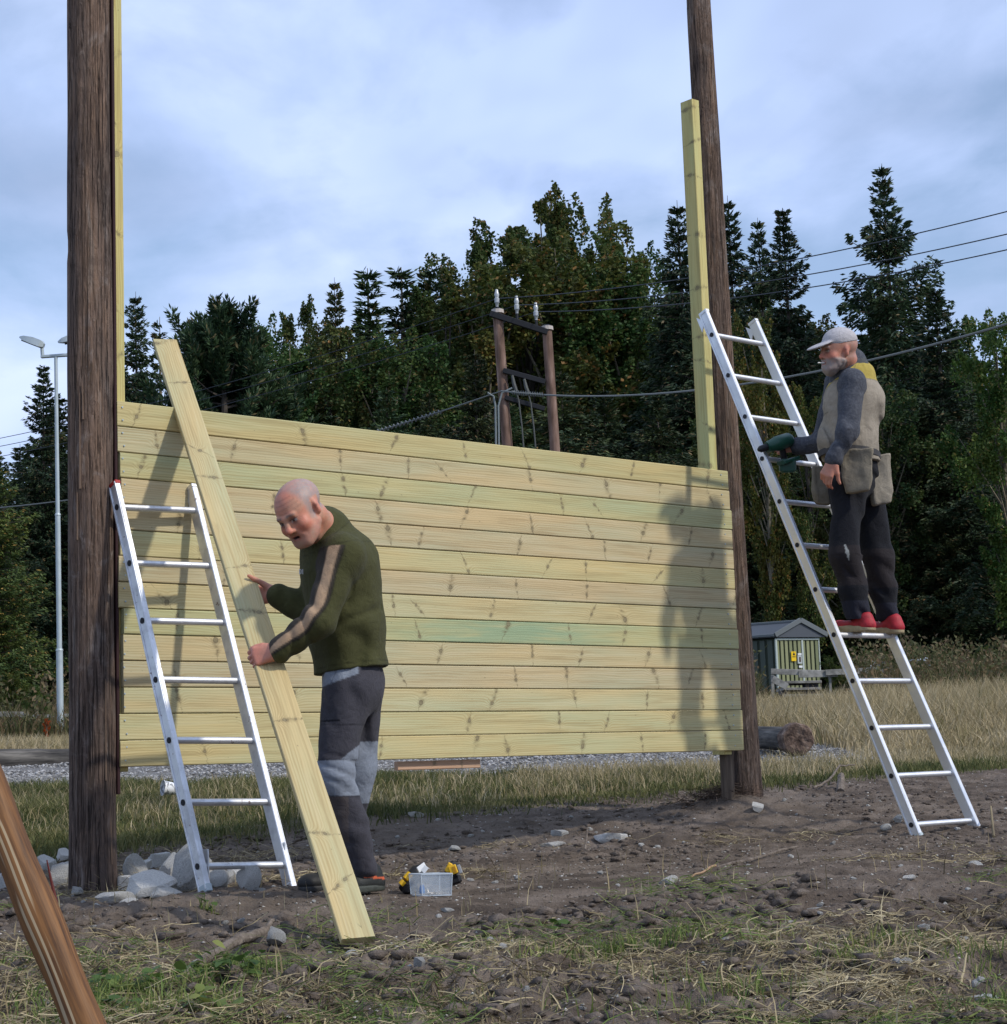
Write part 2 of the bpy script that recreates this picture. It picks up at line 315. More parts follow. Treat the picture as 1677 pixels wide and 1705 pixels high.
gx = axis(.021, -4.2, 4.5, 700, 0); gyy = axis(.021, 3.8, 14.4, 900, 0)
XX, YY = np.meshgrid(gx, gyy, indexing='ij'); ZZ = gz(XX, YY)+ground_disp(XX, YY)
def gh(x, y): return gz(x, y)+ground_disp(np.asarray(x, float), np.asarray(y, float))
nx, ny = XX.shape; ii = np.arange(nx*ny).reshape(nx, ny)
Fg = np.stack([ii[:-1, :-1], ii[1:, :-1], ii[1:, 1:], ii[:-1, 1:]], -1).reshape(-1, 4)
def groundmat(g):
    gp = g.n('ShaderNodeNewGeometry').outputs['Position']; X = g.xyz(gp)
    n0 = g.noise(gp, .9, 5.0, .6); n1 = g.noise(gp, 3.4, 6.0, .65); n2 = g.noise(gp, 22.0, 6.0, .7); n3 = g.noise(gp, 110.0, 4.0, .7)
    soil = g.ramp(n1, (.34, (.068, .052, .041)), (.5, (.135, .105, .082)), (.64, (.225, .18, .145)))
    soil = g.mix(g.mr(n0, .48, .62, 0, .6), soil, (.20, .162, .130)); soil = g.mix(g.mr(n2, .54, .68, 0, .6), soil, (.055, .042, .034)); soil = g.mix(g.mr(n3, .62, .72, 0, .55), soil, (.20, .165, .135))
    vo = g.n('ShaderNodeTexVoronoi', {'Vector': gp, 'Scale': 85.0}); peb = g.mr(vo.outputs[0], .16, .22, 1, 0)
    soil = g.mix(g.m('MULTIPLY', peb, g.mr(g.noise(gp, 7.0, 3.0), .53, .6, 0, .7)), soil, g.mix(g.xyz(vo.outputs['Color'])[0], (.16, .15, .13), (.34, .32, .29)))
    gr = g.ramp(n1, (.3, (.035, .045, .018)), (.5, (.085, .085, .035)), (.7, (.17, .14, .07)))
    e = g.m('ADD', g.m('MULTIPLY', X[0], .62), 12.3); e = g.m('ADD', e, g.m('MULTIPLY', g.m('SUBTRACT', n1, .5), 1.6))
    c = g.mix(g.mr(g.m('SUBTRACT', X[1], e), -.2, .5), soil, gr)
    grav = g.mix(g.mr(g.noise(gp, 40.0, 4.0, .8), .35, .65), (.10, .098, .095), (.30, .29, .28))
    grav = g.mix(g.mr(n1, .5, .65, 0, .5), grav, (.12, .11, .10))
    yy = g.m('ADD', X[1], g.m('MULTIPLY', g.m('SUBTRACT', g.noise(gp, 1.3, 4.0), .5), 1.3))
    rd = g.m('MULTIPLY', g.mr(yy, 15.6, 16.3), g.m('MULTIPLY', g.mr(yy, 20.6, 21.2, 1, 0), g.mr(X[0], 3.0, 4.0, 1, 0)))
    c = g.mix(rd, c, grav)
    far = g.mr(X[1], 42, 52); c = g.mix(far, c, (.03, .035, .015))
    return dict(color=c, rough=.93, spec=.12, bump=g.m('ADD', g.m('MULTIPLY', n2, 1.2), g.m('ADD', g.m('MULTIPLY', n3, .5), g.m('MULTIPLY', peb, .3))), bd=.02)
M['ground'] = mat('churned_soil_and_grass', groundmat)
tag(mesh_np('ground', np.stack([XX, YY, ZZ], -1), Fg, M['ground'], smooth=True), 'muddy brown ground churned up in front, grassy and rising behind', kind='structure')
# ---------------------------------------------------------------- plank wall
W0, W1 = Vector((-1.7814, 8.7288, CAMH+.0766)), Vector((1.3529, 11.5118, CAMH+.0701))
WW = (W1-W0); WLEN = WW.length; WW.normalize(); WN = Vector((WW.y, -WW.x, 0)); ZU = Vector((0, 0, 1)); PH = .12
wall = thing('plank_wall', 'wall of fourteen new pale green-tinted horizontal planks between two old poles', 'plank wall', W0)
pc = [(0.5, 0.45, 0.252), (0.512, 0.45, 0.29), (0.467, 0.457, 0.272), (0.526, 0.45, 0.293), (0.512, 0.445, 0.297), (0.531, 0.476, 0.279), (0.5, 0.441, 0.301), (0.526, 0.47, 0.29), (0.467, 0.464, 0.275), (0.519, 0.459, 0.297), (0.506, 0.447, 0.304), (0.531, 0.483, 0.304), (0.531, 0.485, 0.29), (0.526, 0.473, 0.275)]
lo_ = [0, .0, .012, .018, .02, .012, 0, 0, .022, .02, .018, .02, .0, .0]; ro_ = [-.01, -.005, .005, .0, .002, .004, .0, .0, .005, .0, .008, .0, .010, .004]
for i in range(14):
    z = 1.68-PH*(i+.5); a = W0+WW*(lo_[i]+random.uniform(0, .004))+ZU*z; b = W0+WW*(WLEN+ro_[i])+ZU*z
    off = WN*(.014+random.uniform(-.0025, .0025))
    o = board('plank', a+off, b+off, ZU, PH-.0035, .028, M['plank_stained'] if i == 8 else M['plank'], wall, pc[i], ch=.004)
    for e in (0, 1):                                        # screws at the plank ends and over the uprights
        pass
sg = GB()
for i in range(14):
    for uu in (.03, WLEN-.07):
        for dz in (.03, .09):
            p = W0+WW*(uu+random.uniform(-.006, .006))+ZU*(1.68-PH*i-dz)+WN*.030
            sg.tube([p-WN*.004, p+WN*.0012], .0042, 6)
sc_o = sg.build('screw_heads', M['galv'], wall)
sc_o['kind'] = 'stuff'
UH = 4.9
def upright(u, n, top, color, bot=-.02, w=.048, dp=.098):
    a = W0+WW*u+WN*n
    return board('upright', a+ZU*bot, a+ZU*top, WW, w, dp, M['upright'], wall, color)
up1 = upright(.037, -.053, UH, (.56, .50, .23)); up1['label'] = 'tall upright batten beside the near pole'
p_top = P(1153, 178, 11.6); up2 = upright(WLEN-.098, -.053, p_top.z-W0.z, (.54, .50, .24), w=.066); up2['label'] = 'upright batten ending below the top of the far pole'
gb = GB(); a = W0+WW*-.002+WN*-.03; gb.prism(a+ZU*-.12, a+ZU*UH, WW, .016, .10); gb.build('shaded_gap_strip', M['darkred'], wall)  # added dark strip: shade of the gap plus reddish board edges
a, b = W0+WW*1.62+WN*-.03+ZU*-.03, W0+WW*2.17+WN*-.03+ZU*-.03
board('pink_batten', a, b, ZU, .045, .03, M['upright'], wall, (.50, .34, .26))
M['oldboard'] = mat('old_dark_board', lambda g: dict(color=g.ramp(g.noise(g.v('MULTIPLY', g.n('ShaderNodeTexCoord').outputs['Object'], (3, 60, 60)), 1.0, 4.0), (.3, (.05, .036, .027)), (.6, (.12, .09, .065)), (.75, (.22, .17, .13))), rough=.85))
a = W0+WW*(WLEN-.055)+WN*-.06
board('old_post_board', a+ZU*-.37, a+ZU*.0, WW, .07, .05, M['oldboard'], wall)
# ---------------------------------------------------------------- the two old poles
def pole(name, p0, p1, r0, r1, label, seed):
    p0, p1 = Vector(p0), Vector(p1); n = 40; L = (p1-p0).length; k = int(L/.05); t = np.linspace(0, 1, k+1)[:, None]; th = np.arange(n)[None, :]*2*math.pi/n
    rr = r0+(r1-r0)*t + .004*fbm(np.cos(th)*2+seed, np.sin(th)*2, t*L*1.2, s=seed, o=3) + .0045*(np.abs(vnoise(np.cos(th)*9, np.sin(th)*9, t*L*1.1, s=seed+5)) < .07)*-1.0 + .05*np.exp(-t*L/.16)*.35
    q = np.stack([p0.x+(p1.x-p0.x)*t+rr*np.cos(th), p0.y+(p1.y-p0.y)*t+rr*np.sin(th), p0.z+(p1.z-p0.z)*t+0*th], -1).reshape(-1, 3)
    ii = np.arange((k+1)*n).reshape(k+1, n); F = np.stack([ii[:-1], np.roll(ii, -1, 1)[:-1], np.roll(ii, -1, 1)[1:], ii[1:]], -1).reshape(-1, 4)
    o = mesh_np(name, q, F, M['pole'], smooth=True, loc=p0); tag(o, label, 'pole', 'old wooden poles carrying the plank wall')
    return o
lp0 = P(155, 1478, 8.70); lp0.z -= .15; lp1 = P(147, 0, 8.70); lp1 = lp1+(lp1-lp0)*.25
pl1 = pole('wooden_pole', lp0, lp1, .104, .097, 'thick near pole at the left, weathered brown, standing in rubble', 4)
rp0 = P(1243, 1345, 11.78); rp0.z -= .12; rp1 = P(1163, 0, 11.78); rp1 = rp1+(rp1-rp0)*.2
pl2 = pole('wooden_pole', rp0, rp1, .102, .072, 'slimmer far pole right of the plank wall, leaning a little', 9)
# splinters and cracks standing proud on the near pole
sp = GB()
for px, y0, y1, w in ((135, 655, 815, .010), (140, 640, 700, .008), (176, 1130, 1300, .007), (183, 1330, 1440, .010), (182, 1420, 1470, .008), (130, 760, 900, .006)):
    c = lp0.lerp(lp1, 0); A, B = P(px, y1, 8.62), P(px-1, y0, 8.62)
    for q in (A, B):
        t = (q.z-lp0.z)/(lp1.z-lp0.z); ax = lp0.lerp(lp1, t); dx = q.x-ax.x; R_ = .104-.007*t; q.y = ax.y-math.sqrt(max(R_*R_-dx*dx, 1e-4))-.002
    sp.prism(A, B, (1, 0, 0), w, .008, .001, w*.3, .003)
so = sp.build('splinters', mat('torn_wood', (.17, .115, .08), rough=.85), pl1); so['kind'] = 'stuff'
# ---------------------------------------------------------------- ladders
def ladder(lt, lb, rt, rb, n, t0, t1, m, label, holes=True, rw=.024, rd=.062, redcap=False):
    root = thing('ladder', label, 'ladder', (lb+rb)/2, 'aluminium ladders leaning on the poles')
    rails = []; rung = (rt-lt).normalized()
    for k, (a, b) in enumerate(((lt, lb), (rt, rb))):
        gb = GB(); gb.prism(b, a, rung, rw, rd, .003)
        d = (a-b).normalized(); nn = rung.cross(d).normalized(); s_ = -1 if k == 0 else 1
        for q in (-1, 1): gb.prism(b+rung*s_*(rw/2+.002)+nn*q*(rd/2-.006), a+rung*s_*(rw/2+.002)+nn*q*(rd/2-.006), rung, .005, .010, .001)      # raised edge ribs of the extrusion
        ro = gb.build('rail', m, root); rails.append(ro)
        cp = GB(); cp.prism(b-d*.012, b+d*.022, rung, rw+.006, rd+.006, .003); cp.build('foot_cap', M['alu' if k else 'galv'], ro)
        cp = GB(); cp.prism(a-d*.012, a+d*.006, rung, rw+.004, rd+.004, .002); c = cp.build('end_cap', M['red'] if (redcap and k == 0) else m, ro)
    for i in range(n):
        t = t0+(t1-t0)*i/(n-1); a = lt.lerp(lb, t); b = rt.lerp(rb, t); gb = GB()
        gb.tube([a, b], .0155, 14); d = (lt-lb).normalized(); nn = rung.cross(d)
        gb.prism(a, b, nn, .030, .016, .003)
        gb.build('rung', m, root, smooth=True)
        if holes:
            hp = GB(); hp.tube([a-rung*(rw/2+.001), a-rung*(rw/2+.0035)], .014, 10); hp.build('rung_plug', M['black'], rails[0])
    return root
yl = 8.60
LT = P(190, 806, 8.66); RT = P(317, 812, 8.66+.30); LB = P(342, 1483, 8.14); RB = P(483, 1480, 8.14+.30)
for q in (LB, RB): q.z = q.z
lad1 = ladder(LT, LB, RT, RB, 7, .062, .945, M['alu_old'], 'short scuffed aluminium ladder with seven rungs against the near pole', redcap=True)
LT2 = P(1172, 520, 11.26); RT2 = P(1254, 536, 11.53); LB2 = P(1529, 1396, 10.45); RB2 = P(1628, 1388, 10.73)
lad2 = ladder(LT2, LB2, RT2, RB2, 12, .048, .977, M['alu'], 'long aluminium ladder with a man on it, leaning on the far pole')
# hinge fitting near the foot of the short ladder and at the head of the long one
for q in (RB.lerp(RT, .075), LB.lerp(LT, .06)+WW*.03): gb = GB(); gb.prism(q-ZU*.05, q+ZU*.06, WW, .006, .05, .002); gb.build('hinge_plate', M['alu'], lad1)
gb = GB(); d = (LT2-LB2).normalized(); r_ = (RT2-LT2).normalized(); nn = r_.cross(d)
for q in (LT2, RT2):
    gb = GB(); c = q-d*.05-nn*.035; vs = [c-nn*.03+d*.05, c-nn*.03-d*.05, c+nn*.02]; gb.add([v-r_*.004 for v in vs]+[v+r_*.004 for v in vs], [(0, 1, 2), (5, 4, 3), (0, 3, 4, 1), (1, 4, 5, 2), (2, 5, 3, 0)]); gb.build('hinge_plate', M['alu'], lad2)
# ---------------------------------------------------------------- the board the man holds
Bb = P(596, 1566, 6.65)
def on_wall(px, py, off):                                   # the pixel's ray on the plane of the planks, off metres in front
    dr = FWD*FPX + RIGHT*(px-CX) + UP*(CY-py); o_ = W0+WN*off; return CAM+dr*((o_-CAM).dot(WN)/dr.dot(WN))
_c = on_wall(311, 683, .028+.020); _lo, _hi = 1.0, 1.5
Bt = Bb+(_c-Bb)*1.19
bax = (Bt-Bb).normalized(); wv = (P(625, 1562, 6.65)-P(567, 1568, 6.65)); wv = (wv-bax*wv.dot(bax)).normalized()
nb_ = bax.cross(wv); wv = (wv+nb_*.30).normalized()
hb = board('loose_board', Bb, Bt, wv, .119, .028, M['plank'], None, (.51, .44, .262)); tag(hb, 'loose pale plank slanting from the mud over the wall top, held by a man', 'board')
# ---------------------------------------------------------------- brown stake in the near corner
M['stake'] = mat('brown_stained_wood', lambda g: (lambda oc, X: (lambda n, r: dict(color=g.mix(g.m('MULTIPLY', g.mr(g.m('ABSOLUTE', g.m('SUBTRACT', X[2], g.m('ADD', -.012, g.m('MULTIPLY', g.m('SUBTRACT', g.noise(g.v('MULTIPLY', oc, (1, 0, 0)), 3.0, 2.0), .5), .09)))), .012, .020, 1, 0), g.mr(r, .1, .5)), g.ramp(n, (.3, (.032, .014, .007)), (.5, (.15, .066, .020)), (.7, (.25, .115, .038))), (.40, .30, .18)), rough=.6, spec=.3))(g.noise(g.v('MULTIPLY', oc, (3, 70, 70)), 1.0, 5.0, .65), g.m('SINE', g.m('ADD', g.m('MULTIPLY', X[2], 420.), g.m('MULTIPLY', g.noise(g.v('MULTIPLY', oc, (1.2, 6, 6)), 1.0, 2.0), 26.)))))(g.n('ShaderNodeTexCoord').outputs['Object'], g.xyz(g.n('ShaderNodeTexCoord').outputs['Object'])))
sb, st = P(175, 1790, 4.35), P(-75, 1180, 4.55)
pts = 24; L = (st-sb).length; x = (st-sb).normalized(); y = Vector((0, -1, 0)); y = (y-x*y.dot(x)).normalized(); z = x.cross(y); vs = []; fs = []
for i in range(pts+1):
    for k in range(20):
        a = 2*math.pi*k/20; r = .047*(1+.06*math.sin(i*.7+1.0)+.05*random.uniform(-1, 1)*0)*(1-.06*abs(math.cos(a*2)))
        vs.append((i/pts*L, math.cos(a)*r, math.sin(a)*r))
fs = [(i*20+k, i*20+(k+1) % 20, i*20+20+(k+1) % 20, i*20+20+k) for i in range(pts) for k in range(20)]+[tuple(range(19, -1, -1)), tuple(range(pts*20, pts*20+20))]
me = bpy.data.meshes.new('leaning_stake'); me.from_pydata(vs, [], fs); me.materials.append(M['stake']); me.polygons.foreach_set('use_smooth', [True]*len(me.polygons))
o = link(bpy.data.objects.new('leaning_stake', me), None, sb); mm = Matrix((x, y, z)).transposed().to_4x4(); mm.translation = sb; o.matrix_basis = mm
tag(o, 'glossy brown stained wooden stake slanting across the near left corner', 'stake')
gb = GB(); gb.prism(P(97, 1520, 4.8), P(78, 1432, 4.8), (1, 0, 0), .008, .02, .001, .003, .003)
tag(gb.build('red_splinter', mat('dark_red_strip', (.10, .012, .008), rough=.4), loc=P(97, 1520, 4.8)), 'thin dark red sliver of wood beside the brown stake', 'splinter')
# ---------------------------------------------------------------- street lamp
lb = P(101, 1243, 30); lt = P(93, 592, 30); lt.x = lb.x+.0; s30 = 30/3200
lamp = thing('street_lamp', 'slim double-headed galvanised street lamp behind the near pole', 'street lamp', lb)
ldir = (P(93, 592, 30)-lb)
at = lambda t: lb+ldir*t
gb = GB(); gb.tube([at(-.05), at(.24)], .052, 14); gb.tube([at(.24), at(.245)], [.06, .05], 14); gb.tube([at(.245), at(.585)], .040, 14); gb.tube([at(.585), at(.59)], [.048, .038], 14); gb.tube([at(.59), at(1.0)], [.032, .028], 14); gb.build('post', M['galv'], lamp, True)
gb = GB(); gb.prism(P(68, 594, 30), P(128, 590, 30), (0, 1, 0), .06, .05, .01); arm = gb.build('cross_arm', M['galv'], lamp)
for hx, s in ((55, -1), (122, 1)):
    c = P(hx, 569 if s < 0 else 564, 30); ax = IV(.93*s*-1 if s > 0 else .93, -.32, .2) if s < 0 else IV(.9, .25, -.2); yy = FWD.cross(ax).normalized()
    if s < 0: gb = GB(); gb.tube([P(71, 594, 30), P(70, 578, 30)], .03, 8); gb.build('bracket', M['galv'], lamp)
    gb = GB(); v = []; 
    for k, (u, w, h0, h1) in enumerate(((-.24, .04, -.01, .015), (-.16, .12, -.03, .045), (0, .15, -.04, .07), (.14, .13, -.045, .065), (.2, .06, -.03, .03))):
        p = c+ax*u; up = ax.cross(FWD).normalized(); up = up if up.z > 0 else -up
        v += [p-FWD*w+up*h0, p+FWD*w+up*h0, p+FWD*w*.8+up*h1, p-FWD*w*.8+up*h1]
    gb.add(v, [(i*4+k, i*4+(k+1) % 4, i*4+4+(k+1) % 4, i*4+4+k) for i in range(4) for k in range(4)]+[(3, 2, 1, 0), (16, 17, 18, 19)])
    hd = gb.build('lamp_head', M['galv'], lamp, True)
    gb = GB(); gb.prism(c-ax*.15-up*.038, c+ax*.10-up*.048, FWD, .22, .02, .004); gb.build('lens', mat('lamp_lens', (.10, .10, .10), rough=.2), hd)
# ---------------------------------------------------------------- logs by the gravel
M['log'] = mat('grey_log', lambda g: (lambda oc: dict(color=g.ramp(g.noise(g.v('MULTIPLY', oc, (1.5, 14, 14)), 1.0, 5.0, .65), (.35, (.022, .020, .019)), (.5, (.075, .069, .062)), (.66, (.17, .155, .135))), rough=.9, bump=g.noise(g.v('MULTIPLY', oc, (2, 30, 30)), 1.0, 4.0), bd=.015))(g.n('ShaderNodeTexCoord').outputs['Object']))
M['logend'] = mat('dark_log_end', lambda g: (lambda oc: dict(color=g.ramp(g.noise(oc, 12.0, 5.0, .7), (.35, (.045, .030, .024)), (.55, (.14, .095, .072)), (.72, (.27, .21, .17))), rough=.95, bump=g.noise(oc, 25.0, 4.0), bd=.02))(g.n('ShaderNodeTexCoord').outputs['Object']))
def log(a, b, r0, r1, label, end=False):
    a, b = Vector(a), Vector(b); L = (b-a).length; x = (b-a)/L; y = x.cross(ZU).normalized(); z = y.cross(x); k, n = 30, 22; vs = []
    for i in range(k+1):
        for j in range(n):
            t = 2*math.pi*j/n; r = (r0+(r1-r0)*i/k)*(1+.05*vnoise(math.cos(t)*1.5, math.sin(t)*1.5, i*.35, 5)); vs.append((i/k*L, math.cos(t)*r, math.sin(t)*r))
    fs = [(i*n+q, i*n+(q+1) % n, i*n+n+(q+1) % n, i*n+n+q) for i in range(k) for q in range(n)]+[tuple(range(n-1, -1, -1))]
    me = bpy.data.meshes.new('log'); me.from_pydata([tuple(v) for v in vs], [], fs); me.materials.append(M['log']); me.polygons.foreach_set('use_smooth', [True]*len(me.polygons))
    o = link(bpy.data.objects.new('log', me), None, a); mm = Matrix((x, y, z)).transposed().to_4x4(); mm.translation = a; o.matrix_basis = mm; tag(o, label, 'log', 'old logs edging the gravel road')
    if end:
        bm = bmesh.new(); ring = []
        for (xx, rr) in ((L-.22, 1.0), (L-.18, 1.32), (L-.02, 1.36), (L, 1.25), (L+.004, .9), (L-.006, .5), (L-.012, .0001)):
            ring.append([bm.verts.new((xx+random.uniform(-.006, .006), math.cos(2*math.pi*j/n)*r1*rr*(1+.04*math.sin(j*2.3)), math.sin(2*math.pi*j/n)*r1*rr*(1+.04*math.sin(j*1.7)))) for j in range(n)])
        for p_, q_ in zip(ring, ring[1:]):
            for j in range(n): bm.faces.new((p_[j], p_[(j+1) % n], q_[(j+1) % n], q_[j]))
        m2 = bpy.data.meshes.new('butt_end'); bm.to_mesh(m2); bm.free(); m2.materials.append(M['logend']); e = link(bpy.data.objects.new('butt_end', m2), o); e['label'] = 'dark rotten butt end of the log'
    return o
log(P(-60, 1270, 19.6), P(190, 1267, 20.2), .135, .13, 'grey log lying by the gravel at the left edge')
log(P(1120, 1222, 22), P(1330, 1231, 17.2), .108, .108, 'grey log right of the far pole with a dark rotten end', True)
# ---------------------------------------------------------------- utility shed
def PT(px, py, Y): return P(px, py, Y)
YS = 46.0; k = YS/3200
sA, sB = PT(1294, 1158, YS), PT(1366, 1153, YS+.5)              # front wall, left and right foot
sx = Vector((sB.x-sA.x, sB.y-sA.y, 0)); SWD = sx.length; sx.normalize(); sy = Vector((-sx.y, sx.x, 0)); sz0 = float(gz(0, YS))-.05; sA.z = sz0
sy = (sy*1.0 - sx*.75).normalized()                            # the shed's flank runs back and to the left
sh = thing('utility_shed', 'small green-boarded utility shed with a dark grey hipped roof and warning plate', 'shed', sA)
wallh = P(1290, 1063, YS).z-sz0; SL = 2.3
gb = GB(); c0, c1, c2, c3 = sA, sA+sx*SWD, sA+sx*SWD+sy*SL, sA+sy*SL
gb.add([c0, c1, c2, c3]+[q+ZU*wallh for q in (c0, c1, c2, c3)], [(0, 1, 5, 4), (1, 2, 6, 5), (2, 3, 7, 6), (3, 0, 4, 7), (0, 3, 2, 1), (4, 5, 6, 7)])
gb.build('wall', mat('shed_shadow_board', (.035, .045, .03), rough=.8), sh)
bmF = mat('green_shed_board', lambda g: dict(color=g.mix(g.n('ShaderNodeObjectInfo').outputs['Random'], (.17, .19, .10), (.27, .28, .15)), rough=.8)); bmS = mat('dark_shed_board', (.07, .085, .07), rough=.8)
nf = 10
for i in range(nf):
    a = sA+sx*(SWD*(i+.5)/nf)-sy*.02; gb = GB(); gb.prism(a+ZU*.05, a+ZU*(wallh-.04), sx, SWD/nf*.66, .03, .004); gb.build('cladding_board', bmF, sh)
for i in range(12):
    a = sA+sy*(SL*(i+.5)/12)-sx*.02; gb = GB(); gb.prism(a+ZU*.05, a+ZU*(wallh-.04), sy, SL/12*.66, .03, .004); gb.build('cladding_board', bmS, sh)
trim = mat('pale_green_trim', (.42, .47, .43), rough=.6)
gb = GB(); a = sA-sy*.04; gb.prism(a, a+ZU*wallh, sx, .05, .05); a = sA+sx*SWD*.60-sy*.045; gb.prism(a, a+ZU*wallh, sx, .05, .03); a = sA+sx*SWD-sy*.03; gb.prism(a+ZU*wallh*.35, a+ZU*wallh, sx, .03, .03); gb.prism(sA-sy*.04+ZU*(wallh-.02), sA+sx*SWD-sy*.04+ZU*(wallh-.02), ZU, .05, .05); gb.build('corner_trim', trim, sh)
rf = mat('dark_grey_roof', (.075, .085, .10), rough=.5)
gb = GB(); o_ = .13; e = [c0-sx*o_-sy*o_, c1+sx*o_-sy*o_, c2+sx*o_+sy*o_, c3-sx*o_+sy*o_]; rh = .34
fm = (e[0]+e[1])/2; bmid = (e[2]+e[3])/2
lo = [q+ZU*(wallh+.02) for q in e]; up = [q+ZU*(wallh+.07) for q in e]; r1_, r2_ = fm+ZU*(wallh+.07+rh), bmid+ZU*(wallh+.07+rh)
gb.add(lo+up+[r1_, r2_], [(3, 2, 1, 0), (0, 1, 5, 4), (1, 2, 6, 5), (2, 3, 7, 6), (3, 0, 4, 7), (4, 5, 8), (6, 7, 9), (5, 6, 9, 8), (7, 4, 8, 9)])
ro = gb.build('roof', rf, sh)
gb = GB(); rt2 = mat('roof_barge_board', (.13, .145, .15), rough=.5)
for q in (up[0], up[1]): gb.prism(q-sy*.02, r1_-sy*.02+ZU*.02, ZU, .12, .05, .008)
gb.prism(r1_, r2_, ZU, .06, .12, .01); gb.prism(up[0], up[3], ZU, .07, .06, .01); gb.build('barge_board', rt2, ro)
def plate(name, px, py, w, h, m, parent, sub=None):
    c = P(px, py, YS-.02); t = (c-sA).dot(sx); c = sA+sx*t-sy*.075+ZU*(c.z-sA.z); gb = GB(); gb.prism(c-ZU*h/2, c+ZU*h/2, sx, w, .012, .003); o = gb.build(name, m, parent); return o, c
yp, c = plate('warning_plate', 1325, 1092, .135, .23, mat('yellow_plate', (.80, .52, .01), rough=.5), sh)
gb = GB(); bk = M['black']; cc_ = c-sy*.009+ZU*.055
gb.add([cc_+q for q in (sx*-.035-ZU*.03, sx*.035-ZU*.03, ZU*.045, sx*-.035-ZU*.03-sy*.003, sx*.035-ZU*.03-sy*.003, ZU*.045-sy*.003)], [(3, 4, 5), (0, 2, 1), (0, 1, 4, 3), (1, 2, 5, 4), (2, 0, 3, 5)])
for dz in (-.005, -.02): gb.prism(c-sy*.009-sx*.045+ZU*dz, c-sy*.009+sx*.045+ZU*dz, ZU, .009, .003, .001)
gb.build('print', bk, yp)
wh = mat('white_plate', (.75, .76, .76), rough=.5)
np_, c = plate('notice_plate', 1338, 1088, .11, .04, wh, sh); np_, c = plate('notice_plate', 1338, 1097, .12, .2, mat('pale_plate', (.45, .48, .47), rough=.5), sh)
gb = GB(); gb.prism(c-sy*.009-ZU*.06, c-sy*.009+ZU*.06, sx, .05, .004, .001); gb.build('print', M['oldboard'], np_)
plate('notice_plate', 1340, 1109, .10, .05, wh, sh); plate('white_clip', 1296, 1060, .15, .03, wh, sh); plate('white_clip', 1327, 1059, .14, .03, wh, sh)
# ---------------------------------------------------------------- derelict fences
def plankish(gb, a, b, w, t=.025): gb.prism(a, b, ZU if abs((b-a).normalized().z) < .8 else RIGHT, w, t, .004)
M['greywood'] = mat('silvery_grey_wood', lambda g: dict(color=g.ramp(g.noise(g.n('ShaderNodeTexCoord').outputs['Object'], 9.0, 4.0), (.35, (.16, .155, .14)), (.65, (.34, .33, .30))), rough=.9))
fr = thing('rail_fence', 'broken silvery rail fence in the weeds in front of the shed', 'fence', GH(1290, 1180, 30, 45))
YF = 34.0
for (x0, y0, x1, y1, w) in ((1284, 1118, 1380, 1121, .10), (1330, 1123, 1395, 1121, .12), (1375, 1120, 1480, 1115, .10), (1420, 1130, 1508, 1122, .07)):
    gb = GB(); plankish(gb, P(x0, y0, YF), P(x1, y1, YF+.05), w); gb.build('fence_rail', M['greywood'], fr)
for (x0, y0, x1, y1, w) in ((1286, 1124, 1288, 1165, .05), (1382, 1122, 1384, 1165, .04), (1418, 1122, 1420, 1166, .08), (1470, 1120, 1472, 1160, .05)):
    gb = GB(); plankish(gb, P(x1, y1+12, YF+.1), P(x0, y0, YF+.1), w, .05); gb.build('fence_post', M['greywood'], fr)
gb = GB(); gb.prism(P(1286, 1130, YF-.2), P(1311, 1144, YF-.2), ZU, .12, .03); gb.build('loose_slat', M['greywood'], fr)
pal = thing('pallet_stack', 'low grey stack of pallets in the weeds below the shed doors', 'pallets', P(1300, 1165, YF+1))
for y in (1138, 1149, 1160):
    gb = GB(); gb.prism(P(1298, y, YF+1.0), P(1362, y-1, YF+1.0), ZU, .045, .9, .004); gb.build('pallet_slat', M['greywood'], pal)
for x0, x1, y in ((1338, 1361, 1143), (1338, 1361, 1154), (1298, 1310, 1155)):
    gb = GB(); gb.prism(P(x0, y, YF+.8), P(x1, y, YF+.8), ZU, .07, .3, .004); gb.build('pallet_block', mat('slate_grey_crate', (.075, .08, .10), rough=.7), pal)
f2 = thing('rail_fence', 'single grey fence rail in the bushes left of the street lamp', 'fence', P(-10, 1215, 31))
gb = GB(); gb.prism(P(-20, 1189, 31), P(47, 1190, 31), ZU, .09, .04); gb.build('fence_rail', M['greywood'], f2); gb = GB(); gb.prism(P(55, 1193, 31), P(116, 1191, 31), ZU, .05, .04); gb.build('fence_rail', M['greywood'], f2)
for x in (12, 108): gb = GB(); gb.prism(P(x, 1235, 31.05), P(x, 1188, 31.05), RIGHT, .05, .05); gb.build('fence_post', M['oldboard'], f2)
sheet = mat('crumpled_white_sheet', (.62, .64, .64), rough=.6)
def crumple(name, c, sx_, sz_, label, cat, seed):
    n = 14; V = []; 
    for i in range(n+1):
        for j in range(n+1):
            u, w = i/n*2-1, j/n*2-1; V.append(c+RIGHT*(u*sx_+.12*sx_*fbm(u*2, w*2, s=seed, o=2))+ZU*(w*sz_*(1-.4*abs(u))+.3*sz_*fbm(u*3, w*3, s=seed+3, o=3))+Vector((0, .25*fbm(u*3, w*3, s=seed+9, o=3), 0)))
    ii = np.arange((n+1)**2).reshape(n+1, n+1); F = np.stack([ii[:-1, :-1], ii[1:, :-1], ii[1:, 1:], ii[:-1, 1:]], -1).reshape(-1, 4)
    V = np.array([tuple(v) for v in V]); V2 = V+np.array([0, .012, 0]); F = np.concatenate([F, F[:, ::-1]+len(V)])
    tag(mesh_np(name, np.concatenate([V, V2]), F, sheet, loc=c), label, cat)
